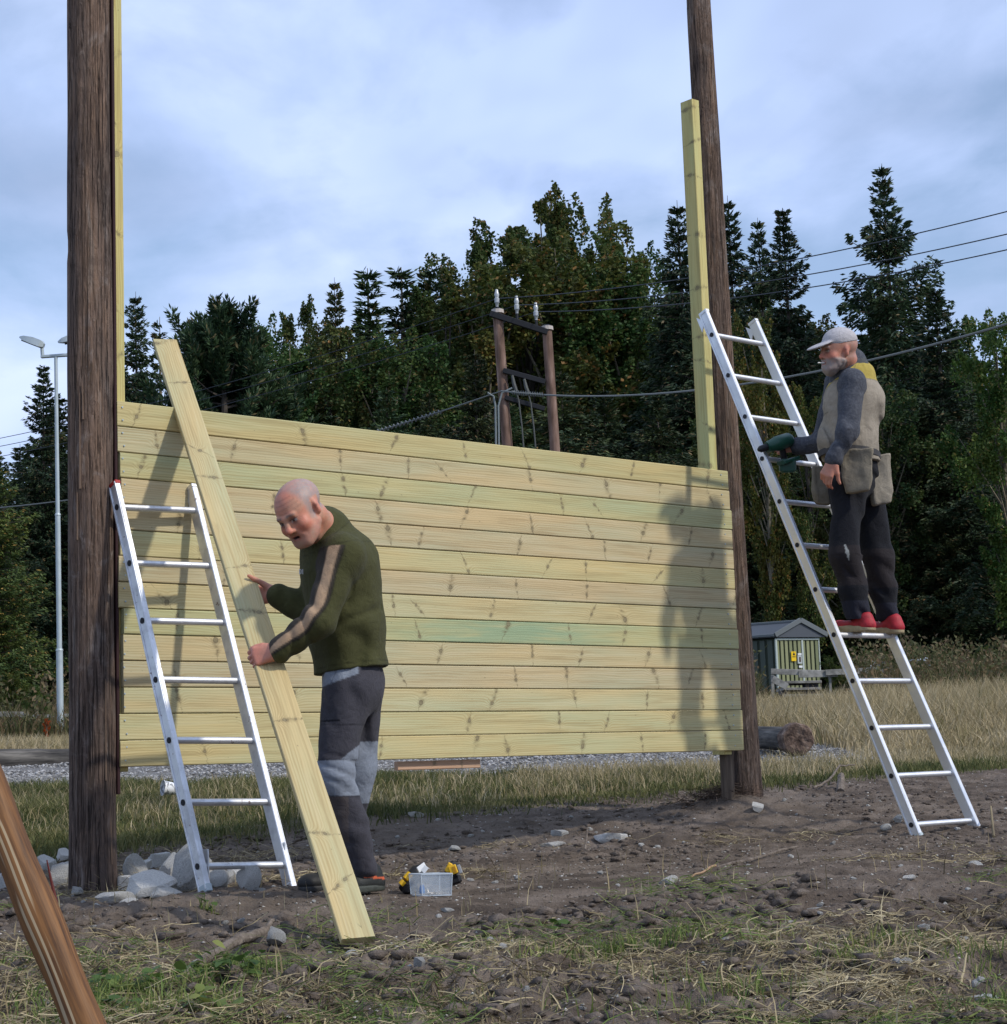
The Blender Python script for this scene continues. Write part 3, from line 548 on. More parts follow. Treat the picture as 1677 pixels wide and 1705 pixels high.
crumple('plastic_sheet', P(1467, 1110, 35), .20, .12, 'crumpled white plastic caught in the weeds behind the long ladder', 'plastic sheet', 3)
crumple('plastic_sheet', P(1531, 1102, 35), .16, .08, 'white plastic scrap in the weeds right of the long ladder', 'plastic sheet', 8)
crumple('plastic_sheet', P(1411, 1166, 33), .10, .06, 'small pale scrap in the grass left of the long ladder', 'plastic sheet', 12)
crumple('plastic_sheet', P(1517, 1237, 19), .07, .02, 'tiny white scrap lying in the dry grass', 'plastic scrap', 15)
# ---------------------------------------------------------------- H-frame utility pole with three insulators
YH = 44.0; hf = thing('utility_pole', 'twin-legged wooden power line pole with three white insulators', 'utility pole', P(860, 1190, YH))
M['hpole'] = mat('reddish_pole', lambda g: dict(color=g.ramp(g.noise(g.v('MULTIPLY', g.n('ShaderNodeTexCoord').outputs['Object'], (8, 8, 1.5)), 1.0, 4.0), (.35, (.10, .060, .042)), (.55, (.20, .125, .095)), (.7, (.30, .21, .17))), rough=.85))
hb_ = []
for x0, y0, x1, w in ((828.5, 522, 846, .118), (911, 550, 925, .113)):
    a = P(x0, y0, YH); b = P(x1, 760, YH); dd = (b-a)/(a.z-b.z); base = a+dd*(a.z-float(gz(0, YH))+.3); gb = GB(); gb.tube([base, a], [w*1.15, w], 14); gb.build('pole', M['hpole'], hf, True)
    gb = GB(); gb.tube([a, a+ZU*.09], [w+.04, w+.03], 12); gb.build('pole_cap', mat('pale_cap', (.45, .40, .36), rough=.8), hf); gb = GB(); gb.tube([a+ZU*.09, a+ZU*.13], [w+.02, w*.6], 12); gb.build('cap_lid', M['black'], hf)
bkm = mat('black_crossbar', (.012, .013, .016), rough=.6)
for x0, y0, x1, y1, w in ((816, 522, 912, 553, .14), (838, 617, 908, 636, .12), (841, 662, 907, 681, .11)):
    gb = GB(); gb.prism(P(x0, y0, YH-.12), P(x1, y1, YH-.10), ZU, w, .1, .01); gb.build('crossbar', bkm, hf)
ins = mat('white_glass', (.42, .44, .45), rough=.2, spec=.6)
for x, y in ((828, 497), (861, 508), (893, 519)):
    gb = GB(); b = P(x, y+14, YH-.1); hgt = .42
    gb.tube([b, b+ZU*.08, b+ZU*.1, b+ZU*.2, b+ZU*.22, b+ZU*.3, b+ZU*.32, b+ZU*hgt], [.03, .04, .058, .058, .04, .058, .05, .03], 12); gb.build('insulator', ins, hf, True)
    gb = GB(); gb.tube([b-ZU*.18, b], .03, 8); gb.build('insulator_pin', bkm, hf)
gb = GB()
for (x0, y0, x1, y1, x2, y2, x3, y3) in ((853, 625, 856, 640, 860, 652, 864, 668), (873, 631, 876, 645, 880, 655, 884, 672)): gb.tube([P(x0, y0, YH-.2), P(x1, y1, YH-.2), P(x2, y2, YH-.2)], [.03, .045, .04], 8); gb.tube([P(x2, y2, YH-.2), P(x3, y3, YH-.2), P(x3+5, y3+40, YH-.2), P(x3+8, 745, YH-.2)], .018, 6)
gb.build('cable_lug', mat('grey_cable', (.085, .09, .085), rough=.6), hf, True)
gb = GB()
for dx in (0, 5): gb.tube([P(812 if not dx else 853, 654 if not dx else 646, YH-.25), P(822 if not dx else 836, 660 if not dx else 654, YH-.25), P(825+dx, 676, YH-.25), P(826+dx, 745, YH-.25)], .022, 6)
gb.build('down_cable', mat('galvanised_conduit', (.20, .23, .235), rough=.5), hf, True)
# ---------------------------------------------------------------- overhead lines
wm = mat('line_wire', (.035, .04, .05), rough=.5); cm = mat('bundled_cable', (.16, .17, .165), rough=.6)
def wire(name, a, b, sag, r, m, label, n=24, twist=None, group='overhead power lines'):
    pts = [a.lerp(b, i/n)-ZU*sag*4*(i/n)*(1-i/n) for i in range(n+1)]; gb = GB(); gb.tube(pts, r, 5, cap=False)
    if twist:
        for (t0, t1) in twist:
            q = [];  nn = int((t1-t0)*(b-a).length/.12)
            for i in range(nn*4): t = t0+(t1-t0)*i/(nn*4); c = a.lerp(b, t)-ZU*sag*4*t*(1-t); q.append(c+ZU*math.cos(i*math.pi/2)*r*2.2+Vector((0, 1, 0))*math.sin(i*math.pi/2)*r*2)
            gb.tube(q, r*.9, 5, cap=False)
    tag(gb.build(name, m, loc=a), label, 'cable', group)
wire('power_line', P(828, 497, YH), P(1780, 325, 30), .3, .011, wm, 'uppermost of three thin black lines over the spruces')
wire('power_line', P(861, 508, YH), P(1780, 365, 30), .3, .011, wm, 'middle of three thin black lines over the spruces')
wire('power_line', P(893, 519, YH), P(1780, 392, 30), .3, .011, wm, 'lowest of three thin black lines over the spruces')
wire('power_line', P(828, 497, YH), P(-80, 745, 60), .3, .011, wm, 'upper of three lines running left from the power pole')
wire('power_line', P(861, 508, YH), P(-80, 758, 60), .3, .011, wm, 'middle of three lines running left from the power pole')
wire('power_line', P(893, 519, YH), P(-80, 775, 60), .3, .011, wm, 'lowest of three lines running left from the power pole')
wire('bundled_cable', P(835, 651, YH-.3), P(1780, 508, 26), .55, .020, cm, 'thick twisted cable passing behind the capped man', twist=((.03, .12),))
wire('bundled_cable', P(835, 651, YH-.3), P(-60, 850, 55), .5, .020, cm, 'twisted cable running left behind the plank wall', twist=((.09, .20),))
# ---------------------------------------------------------------- trees
def leafmat(name, a, b, c, rare=None, transl=.25):
    def fn(g):
        r = g.n('ShaderNodeNewGeometry').outputs['Random Per Island']; oi = g.n('ShaderNodeObjectInfo'); oc = g.n('ShaderNodeTexCoord').outputs['Object']
        n = g.noise(g.v('ADD', oc, g.vec(g.m('MULTIPLY', oi.outputs['Random'], 50), 0, 0)), .55, 3.0)
        f = g.m('ADD', g.m('MULTIPLY', r, .45), g.m('MULTIPLY', g.mr(n, .35, .65), .55))
        col = g.ramp(f, (.15, a), (.5, b), (.9, c))
        if rare: col = g.mix(g.mr(r, .93, .935), col, rare)
        return dict(color=g.mix(1.0, col, oi.outputs['Color'], 'MULTIPLY'), rough=.6, spec=.25, transl=transl)
    return mat(name, fn)
M['needle'] = leafmat('spruce_needles', (.018, .038, .020), (.036, .066, .030), (.070, .100, .038), (.17, .13, .065), .10)
M['leaf'] = leafmat('autumn_leaves', (.034, .068, .022), (.062, .100, .032), (.115, .128, .040), (.20, .14, .06), .3)
M['bark'] = mat('dark_bark', lambda g: dict(color=g.ramp(g.noise(g.n('ShaderNodeTexCoord').outputs['Object'], 4.0, 4.0), (.3, (.035, .030, .025)), (.7, (.10, .085, .07))), rough=.95))
M['palebark'] = mat('pale_bark', lambda g: dict(color=g.ramp(g.noise(g.n('ShaderNodeTexCoord').outputs['Object'], 6.0, 4.0), (.3, (.10, .085, .06)), (.7, (.24, .21, .15))), rough=.95))
def diamonds(c, d, L, W, rs):                               # leaf-sized faces: centre, direction, length, width
    n = len(c); d = d/np.linalg.norm(d, axis=1, keepdims=True)
    s = rs.normal(size=(n, 3)); s -= d*(s*d).sum(1, keepdims=True); s /= np.linalg.norm(s, axis=1, keepdims=True)
    L = np.broadcast_to(L, n)[:, None]; W = np.broadcast_to(W, n)[:, None]
    return np.stack([c-d*L*.5, c+s*W*.5, c+d*L*.5, c-s*W*.5], 1)
def mesh_leaves(name, Q, m):
    F = np.arange(len(Q)*4, dtype=np.int32).reshape(-1, 4); V = Q.reshape(-1, 3).astype(np.float32)
    me = bpy.data.meshes.new(name); me.vertices.add(len(V)); me.vertices.foreach_set('co', V.ravel()); me.loops.add(F.size); me.loops.foreach_set('vertex_index', F.ravel())
    me.polygons.add(len(F)); me.polygons.foreach_set('loop_start', np.arange(len(F), dtype=np.int32)*4); me.update(calc_edges=True); me.materials.append(m); return me
def spruce(seed, H=16.0, R0=3.0, dens=1.0, sparse=0.0):
    rs = np.random.RandomState(seed); Q = []; tr = GB(); z = .9; side = rs.uniform(0, 6.28)
    while z < H-.15:
        t = z/H; R = R0*min(1, (1-t)**.78*1.12)*rs.uniform(.8, 1.15)*(1+.22*math.sin(z*1.7+seed)); nb = int(rs.randint(5, 8) if t < .9 else 4); a0 = rs.uniform(0, 6.28)
        for b in range(nb):
            if rs.uniform() < sparse: continue
            a = a0+b*2*math.pi/nb+rs.uniform(-.3, .3); L = max(.22, R*rs.uniform(.62, 1.12)); ca, sa = math.cos(a), math.sin(a)
            ns = max(5, int(L/.075*dens)); u = rs.uniform(.06, 1, ns)**.8*L
            rise = .55 if t > .8 else .10; zz = z+u*rise-.15*(u/L)*L*(1-t)+.13*(u/L)**4*L
            c0 = np.stack([ca*u, sa*u, zz], 1)
            for q in range(7 if dens >= 1 else 5):
                wid = (.10+.42*np.minimum(1, (1-u/L)*2.2+.12)*min(1, L/2.0))
                off = rs.uniform(-1, 1, ns)*wid; dr = -np.abs(off)*.28-rs.uniform(0, .22, ns)*min(1, L/1.5)*(.25 if t > .8 else 1)
                c = c0+np.stack([-sa*off+rs.normal(0, .04, ns), ca*off+rs.normal(0, .04, ns), dr+rs.normal(0, .03, ns)], 1)
                sg = np.sign(off)
                d = np.stack([ca*.7-sa*sg*.55+rs.normal(0, .2, ns), sa*.7+ca*sg*.55+rs.normal(0, .2, ns), rs.normal(-.25 if t < .85 else .3, .3, ns)], 1)
                Q.append(diamonds(c, d, rs.uniform(.14, .30, ns), rs.uniform(.045, .085, ns), rs))
            if L > .9: tr.tube([(0, 0, z), (ca*L*.5, sa*L*.5, z+.5*L*rise-.07*L*(1-t)), (ca*L*.85, sa*L*.85, z+.85*L*rise-.1*L*(1-t))], [.03, .02, .008], 4, cap=False)
        z += rs.uniform(.20, .36)*(1 if t < .85 else 1.1)
    tr.tube([(0, 0, -1), (0, 0, H*.5), (0, 0, H*.9), (0, 0, H+.08)], [H*.012, H*.008, .03, .008], 8)
    return np.concatenate(Q), tr
def decid(seed, H=15.0, W=5.5, nl=34, per=850, z0=.18, leaf=(.10, .19), spire=1.0):
    rs = np.random.RandomState(seed); Q = []; tr = GB(); tr.tube([(0, 0, -1), (.1, 0, H*.35), (-.1, .1, H*.7), (0, 0, H*.93)], [.22, .16, .09, .02], 8)
    for i in range(nl):
        t = z0+(1-z0)*(i+.5)/nl; env = W*.5*(math.sin(math.pi*min(1, (1-t)*1.15+.12))**.6 if t < .97 else .25)*(1-.25*t)
        a = rs.uniform(0, 6.28); r = env*math.sqrt(rs.uniform(.05, 1)); c = np.array([math.cos(a)*r, math.sin(a)*r, H*t]); s = rs.uniform(.6, 1.15)*W*.14
        k = 5                                                # each lobe is a fan of upward sprays
        for b in range(k):
            dv = np.array([math.cos(a)*.35+rs.normal(0, .35), math.sin(a)*.35+rs.normal(0, .35), 1.0]); dv /= np.linalg.norm(dv); ln = s*rs.uniform(1.4, 2.6)*spire; n = per//k
            u = rs.uniform(0, 1, n)**.8; rad = s*.55*(1-u)**.6+.06
            off = rs.normal(size=(n, 3)); off /= np.linalg.norm(off, axis=1, keepdims=True); off *= (rs.uniform(.35, 1, n)**.6*rad)[:, None]
            pt = c+rs.normal(0, s*.35, 3)+dv*(u*ln-ln*.35)[:, None]+off
            d = off/np.linalg.norm(off, axis=1, keepdims=True)+rs.normal(0, .7, (n, 3))
            Q.append(diamonds(pt, d, rs.uniform(*leaf, n), rs.uniform(leaf[0]*.65, leaf[1]*.65, n), rs))
        tr.tube([(0, 0, H*t*.72), tuple(c*np.array([.6, .6, .93])), tuple(c+np.array([0, 0, s]))], [.05, .03, .01], 4, cap=False)
    return np.concatenate(Q), tr
def pine(seed, H=10.0, W=6.0):
    rs = np.random.RandomState(seed); Q = []; tr = GB(); tr.tube([(0, 0, -1), (.05, 0, H*.5), (0, 0, H)], [.2, .13, .03], 8); n0 = 95
    for i in range(n0):
        t = .22+.78*(i/n0); env = W*.5*min(1, (1-t)*1.5+.10); a = rs.uniform(0, 6.28); L = env*rs.uniform(.75, 1.1); 
        e = np.array([math.cos(a)*L, math.sin(a)*L, H*t+L*.30]); b0 = np.array([0, 0, H*t-.2])
        tr.tube([tuple(b0), tuple((b0+e)/2-np.array([0, 0, .1])), tuple(e)], [.04, .025, .01], 4, cap=False)
        for q in range(7):
            u = rs.uniform(.45, 1.0); c = b0+(e-b0)*u+rs.normal(0, .28, 3); n = 130; up = np.array([math.cos(a)*.4, math.sin(a)*.4, 1.0])
            off = rs.normal(size=(n, 3)); off /= np.linalg.norm(off, axis=1, keepdims=True); w = rs.uniform(0, 1, n)[:, None]
            Q.append(diamonds(c+up*(w-.3)*.5+off*.13, off+up*.8, rs.uniform(.14, .24, n), rs.uniform(.035, .06, n), rs))
    return np.concatenate(Q), tr
PROTO = {}
def proto(key, QT, lm, bm_):
    Q, T = QT; me = mesh_leaves('crown', Q, lm); t = T.build('trunk_mesh', bm_, smooth=False); tm = t.data; bpy.data.objects.remove(t)
    PROTO[key] = (me, tm, float(np.percentile(Q[..., 2], 99.97)))
proto('s1', spruce(3, 16, 3.5), M['needle'], M['bark']); proto('s2', spruce(8, 15, 3.2), M['needle'], M['bark']); proto('s3', spruce(15, 14, 3.7), M['needle'], M['bark'])
proto('thin', spruce(21, 12, 1.5, .8, .25), M['needle'], M['palebark']); proto('bare', spruce(33, 12, 1.3, .5, .45), M['needle'], M['palebark'])
proto('d1', decid(5), M['leaf'], M['bark']); proto('d2', decid(12, 13, 5.0), M['leaf'], M['palebark']); proto('d3', decid(19, 16, 4.4, 34, 800), M['leaf'], M['palebark'])
proto('p', pine(6), M['needle'], M['bark'])
NM = dict(s='spruce_tree', t='spruce_tree', b='spruce_tree', d='deciduous_tree', p='pine_tree')
def tree(px, py, Y, kind, label, wide=1.0, tint=(1, 1, 1), rot=None, group=None):
    top = P(px, py, Y); base = Vector((top.x, Y, float(gz(top.x, Y)))); H = top.z-base.z; me, tm, h0 = PROTO[kind]; s = H/h0
    root = thing(NM[kind[0]], label, 'tree', base, group); root.rotation_euler.z = random.uniform(0, 6.28) if rot is None else rot; root.scale = (s*wide, s*wide, s)
    for nm, m in (('crown', me), ('trunk', tm)):
        o = bpy.data.objects.new(nm, m); COL.objects.link(o); o.parent = root; o.color = (*tint, 1)
    return root
OL = (1.05, .98, .8); YE = (1.3, 1.0, .7); GR = (.85, 1.05, .85); DK = (.7, .72, .75)
sky_trees = [
 (72, 612, 62, 's1', 'dark spruce behind the street lamp, its top beside the lamp arm', 1.0, DK),
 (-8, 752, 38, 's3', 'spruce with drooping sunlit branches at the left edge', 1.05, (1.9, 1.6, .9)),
 (226, 498, 66, 's2', 'pointed spruce just right of the tall batten on the near pole', .85, (1, 1, 1)),
 (266, 538, 70, 'bare', 'thin half bare spruce above the top of the loose plank', 1.0, (1.2, 1.1, 1)),
 (372, 503, 62, 'p', 'broad dark pine with a ragged crown above the wall left end', 1.12, (.9, 1.0, .95)),
 (452, 535, 74, 'd2', 'pale green leafy tree right beside the dark pine', .8, GR),
 (512, 500, 72, 'd1', 'yellow-green leafy tree between the pine and the spiky spruces', .75, OL),
 (557, 474, 70, 's2', 'brownish spruce with cones, leftmost of the spiky-topped spruces', .8, (1.8, 1.3, .9)),
 (612, 452, 72, 'thin', 'narrow spruce with a tall bare spike, second of the spiky ones', 1.35, (1.2, 1.2, 1)),
 (668, 450, 73, 'thin', 'narrow spruce with bent bare leader, third of the spiky ones', 1.5, (1, 1, 1)),
 (714, 455, 74, 'bare', 'sparse spruce with bare twigs left of the tall leafy grove', 1.7, (1, 1, 1)),
 (783, 398, 76, 'd1', 'leafy tree with reddish top, left shoulder of the tall grove', .85, OL),
 (845, 372, 77, 'd3', 'olive leafy tree between grove shoulder and grove summit', 1.0, OL),
 (903, 326, 78, 'd3', 'tallest leafy tree of the grove, over the twin-legged power pole', 1.0, YE),
 (943, 335, 77, 'd2', 'leafy tree right next to the grove summit', .9, OL),
 (1022, 392, 76, 'd1', 'green leafy tree forming the right shoulder of the grove', .85, GR),
 (1128, 348, 66, 's2', 'dark spruce left of the tall batten on the far pole', .95, DK),
 (1212, 340, 70, 's2', 'dark spruce hidden half behind the top of the far pole', .85, DK),
 (1262, 372, 68, 's3', 'spruce right of the far pole, left of a twin', .72, (.9, 1, .9)),
 (1303, 352, 66, 's1', 'pointed spruce with wide lower arms above the long ladder head', .92, DK),
 (1469, 283, 64, 's3', 'tallest spruce standing alone against the sky above the capped man', .86, (.85, .9, .9)),
 (1557, 485, 58, 's1', 'dark spruce filling the space right of the capped man', 1.25, DK),
 (1655, 528, 54, 'd2', 'pale feathery leafy tree at the right edge', .9, (1.0, 1.2, .75)),
 (1610, 520, 60, 'd1', 'green leafy tree beside the feathery one at the right edge', .8, GR),
 (1262, 520, 50, 'd2', 'rust and olive coloured tree behind the long ladder head', .62, (1.35, .95, .55)),
 (1335, 640, 50, 'd1', 'olive tree low behind the middle of the long ladder', .7, (1.1, .95, .6)),
]
for (x, y, Y, k, lab, w, tint) in sky_trees: tree(x, y, Y, k, lab, w, tint)
fill = []
rnd = random.Random(5)
for i, x in enumerate(range(-60, 1760, 44)):
    sky_y = np.interp(x, [-60, 60, 130, 230, 300, 370, 450, 560, 700, 780, 900, 1000, 1080, 1200, 1320, 1400, 1470, 1560, 1700], [720, 700, 640, 590, 660, 560, 590, 545, 545, 470, 420, 450, 500, 480, 500, 640, 450, 560, 590])
    fill.append((x+rnd.uniform(-18, 18), sky_y+rnd.uniform(5, 45), rnd.uniform(78, 90), rnd.choice(['s1', 's2', 's3', 'd1', 'd2'] if x > 380 else ['s1', 's2', 's3'])))
for i, x in enumerate(range(-40, 1760, 75)):
    sky_y = np.interp(x, [-60, 60, 130, 230, 300, 370, 450, 560, 700, 780, 900, 1000, 1080, 1200, 1320, 1400, 1470, 1560, 1700], [800, 790, 760, 700, 720, 680, 690, 640, 640, 580, 560, 590, 620, 620, 660, 700, 600, 640, 650])
    fill.append((x+rnd.uniform(-20, 20), sky_y+rnd.uniform(10, 90), rnd.uniform(56, 64), rnd.choice(['s1', 's2', 's3', 's3', 'd2'])))
for x, y, Y, k in fill:
    if 1372 < x < 1425 and y < 560: y = 600
    t = rnd.uniform(.7, 1.15); tree(x, y, Y, k, 'dark forest spruce crowded among others behind the clearing' if k[0] == 's' else 'green leafy tree among the dark spruces', rnd.uniform(1.1, 1.5), (t*rnd.uniform(.9, 1.25), t, t*.9), None, 'trees massed in the forest behind the clearing')
for x, y, Y, k, w, t in ((740, 470, 72, 'd1', 1.2, OL), (800, 440, 71, 'd2', 1.25, YE), (870, 405, 72, 'd1', 1.2, OL), (930, 400, 71, 'd2', 1.3, YE), (985, 425, 72, 'd1', 1.2, GR), (1045, 470, 71, 'd2', 1.2, GR), (480, 560, 68, 'd2', 1.2, GR), (590, 540, 68, 'd1', 1.1, OL), (650, 560, 67, 'd2', 1.2, GR), (1160, 520, 64, 's3', 1.2, DK)):
    tree(x, y, Y, k, 'leafy tree filling the grove behind the power pole' if k[0] == 'd' else 'full dark spruce between the grove and the far pole', w, t, None, 'trees massed in the forest behind the clearing')
# low growth along the forest edge
def bush(px, py, Y, w, label, tint, kind='d2', group=None):
    o = tree(px, py, Y, kind, label, w, tint, None, group); o.name = 'bush'; o['category'] = 'bush'; return o
for (x, y, Y, w, tint) in [(1260, 1035, 49, 2.2, (.8, .9, .7)), (1400, 1060, 50, 1.8, (.9, 1, .7)), (1380, 1095, 41, 1.6, (1, 1.0, .7)), (1450, 1080, 44, 1.7, (.9, 1.0, .7)), (1510, 1075, 47, 1.8, (.8, .9, .7)), (1575, 1085, 43, 1.7, (1.3, 1, .7)), (1640, 1075, 45, 1.7, (1.1, 1.1, .7)), (1690, 1060, 44, 1.7, (.8, .9, .6)),
                             (20, 1120, 34, 1.6, (1.1, 1.0, .6)), (150, 1110, 36, 1.8, (.8, 1, .6)), (62, 1140, 33, 1.5, (.8, 1.0, .6)), (-20, 1080, 38, 1.7, (.7, .9, .6))]:
    bush(x, y, Y, w, 'low leafy bush on the forest edge', tint, group='bushes along the forest edge')
bush(78, 1196, 29, 1.0, 'small scarlet autumn shrub left of the lamp foot', (5.0, .7, .35))
# dead branches showing pale among the dark spruces
# ---------------------------------------------------------------- distance fields for bodies and clothing
def A(v): return np.array(v, np.float32)
class SD:
    def __init__(s, lo, hi, h):
        s.lo = A(lo); s.h = h; s.n = tuple(int(math.ceil((hi[i]-lo[i])/h))+1 for i in range(3)); s.f = np.full(s.n, .2, np.float32)
    def sl(s, lo, hi):
        a = [max(0, int((lo[i]-s.lo[i])/s.h)) for i in range(3)]; b = [min(s.n[i], int((hi[i]-s.lo[i])/s.h)+2) for i in range(3)]
        S = tuple(slice(a[i], b[i]) for i in range(3)); g_ = [s.lo[i]+s.h*np.arange(a[i], b[i], dtype=np.float32) for i in range(3)]
        return S, (g_[0][:, None, None], g_[1][None, :, None], g_[2][None, None, :])
    def put(s, S, d, k, sub=False):
        f = s.f[S]
        if d.size == 0: return
        if sub:
            d = -d; h = np.clip(.5-.5*(d-f)/-k*-1, 0, 1) if False else np.clip(.5+.5*(d-f)/k, 0, 1); s.f[S] = f*(1-h)+d*h+k*h*(1-h)
        else:
            h = np.clip(.5+.5*(f-d)/k, 0, 1); s.f[S] = f*(1-h)+d*h-k*h*(1-h)
    def cone(s, a, b, ra, rb, k=.02, ax=None, q=1.0, sub=False):
        a, b = A(a), A(b); m = max(ra, rb)*max(1, 1)+k*2+.03; S, (x, y, z) = s.sl(np.minimum(a, b)-m, np.maximum(a, b)+m)
        px, py, pz = x-a[0], y-a[1], z-a[2]; d = b-a
        if ax is not None:
            ax = A(ax)/np.linalg.norm(ax); t = (px*ax[0]+py*ax[1]+pz*ax[2])*(1/q-1); px = px+t*ax[0]; py = py+t*ax[1]; pz = pz+t*ax[2]; d = d+ax*(d@ax)*(1/q-1)
        t = np.clip((px*d[0]+py*d[1]+pz*d[2])/(d@d+1e-9), 0, 1)
        r = np.sqrt((px-d[0]*t)**2+(py-d[1]*t)**2+(pz-d[2]*t)**2)-(ra+(rb-ra)*t)
        s.put(S, (r*(min(1, q)**.5)).astype(np.float32), k, sub)
    def ell(s, c, F, r, k=.01, sub=False):                  # F: three axes
        c = A(c); m = max(r)+k*2+.02; S, (x, y, z) = s.sl(c-m, c+m); px, py, pz = x-c[0], y-c[1], z-c[2]
        q = [px*f[0]+py*f[1]+pz*f[2] for f in F]; k0 = np.sqrt(sum((u/v)**2 for u, v in zip(q, r))); k1 = np.sqrt(sum((u/(v*v))**2 for u, v in zip(q, r)))+1e-6
        s.put(S, (k0*(k0-1)/k1).astype(np.float32), k, sub)
    def wrinkle(s, fn):
        band = np.abs(s.f) < .03; I = np.argwhere(band); p = s.lo+I*s.h; s.f[band] += fn(p).astype(np.float32)
    def cut(s, p, n, k=.004):                               # keep the side against n
        p, n = A(p), A(n); x = s.lo[0]+s.h*np.arange(s.n[0])[:, None, None]; y = s.lo[1]+s.h*np.arange(s.n[1])[None, :, None]; z = s.lo[2]+s.h*np.arange(s.n[2])[None, None, :]
        d = ((x-p[0])*n[0]+(y-p[1])*n[1]+(z-p[2])*n[2]).astype(np.float32); s.f = np.maximum(s.f, d)
    def mesh(s):
        f = s.f; neg = f < 0; X, Y, Z = s.n; cnt = np.zeros((X-1, Y-1, Z-1), np.int8)
        for a in (0, 1):
            for b in (0, 1):
                for c in (0, 1): cnt += neg[a:X-1+a, b:Y-1+b, c:Z-1+c]
        I = np.argwhere((cnt > 0) & (cnt < 8)); idx = np.full((X-1, Y-1, Z-1), -1, np.int32); idx[tuple(I.T)] = np.arange(len(I))
        acc = np.zeros((len(I), 3), np.float32); w = np.zeros(len(I), np.float32); C = [(a, b, c) for a in (0, 1) for b in (0, 1) for c in (0, 1)]
        V = {c: f[I[:, 0]+c[0], I[:, 1]+c[1], I[:, 2]+c[2]] for c in C}
        for p in C:
            for ax in range(3):
                if p[ax]: continue
                q = list(p); q[ax] = 1; q = tuple(q); va, vb = V[p], V[q]; m = (va < 0) != (vb < 0); t = np.where(m, va/(va-vb+1e-12), 0)
                pos = np.array(p, np.float32)[None]+0*acc; pos[:, ax] = t; acc[m] += pos[m]; w[m] += 1
        vert = s.lo+s.h*(I+acc/w[:, None]); F = []
        for ax in range(3):
            o = [(1, 2), (2, 0), (0, 1)][ax]; sl0 = [slice(None)]*3; sl1 = [slice(None)]*3; sl0[ax] = slice(0, -1); sl1[ax] = slice(1, None)
            E = np.argwhere(neg[tuple(sl0)] != neg[tuple(sl1)]); E = E[(E[:, o[0]] > 0) & (E[:, o[1]] > 0) & (E[:, o[0]] < s.n[o[0]]-1) & (E[:, o[1]] < s.n[o[1]]-1)]
            def at(d0, d1): e = E.copy(); e[:, o[0]] -= d0; e[:, o[1]] -= d1; return idx[e[:, 0], e[:, 1], e[:, 2]]
            q = np.stack([at(1, 1), at(0, 1), at(0, 0), at(1, 0)], 1); fl = ~neg[E[:, 0], E[:, 1], E[:, 2]]; q[fl] = q[fl][:, ::-1]; F.append(q)
        F = np.concatenate(F); F = F[(F >= 0).all(1)]
        for _ in range(1):                                  # one light smoothing pass
            s_ = np.zeros_like(vert); n_ = np.zeros(len(vert), np.float32)
            for a, b in ((0, 1), (1, 2), (2, 3), (3, 0)):
                np.add.at(s_, F[:, a], vert[F[:, b]]); np.add.at(n_, F[:, a], 1)
            vert = vert*.55+.45*s_/np.maximum(n_, 1)[:, None]
        return vert, F
def ss(x, a, b): t = np.clip((x-a)/(b-a), 0, 1); return t*t*(3-2*t)
def paint(col, w, c): return col*(1-w[:, None])+np.array(c)[None]*w[:, None]
def segdist(p, a, b):
    a, b = A(a), A(b); d = b-a; t = np.clip(((p-a)@d)/(d@d), 0, 1); return np.linalg.norm(p-(a+d*t[:, None]), axis=1), t
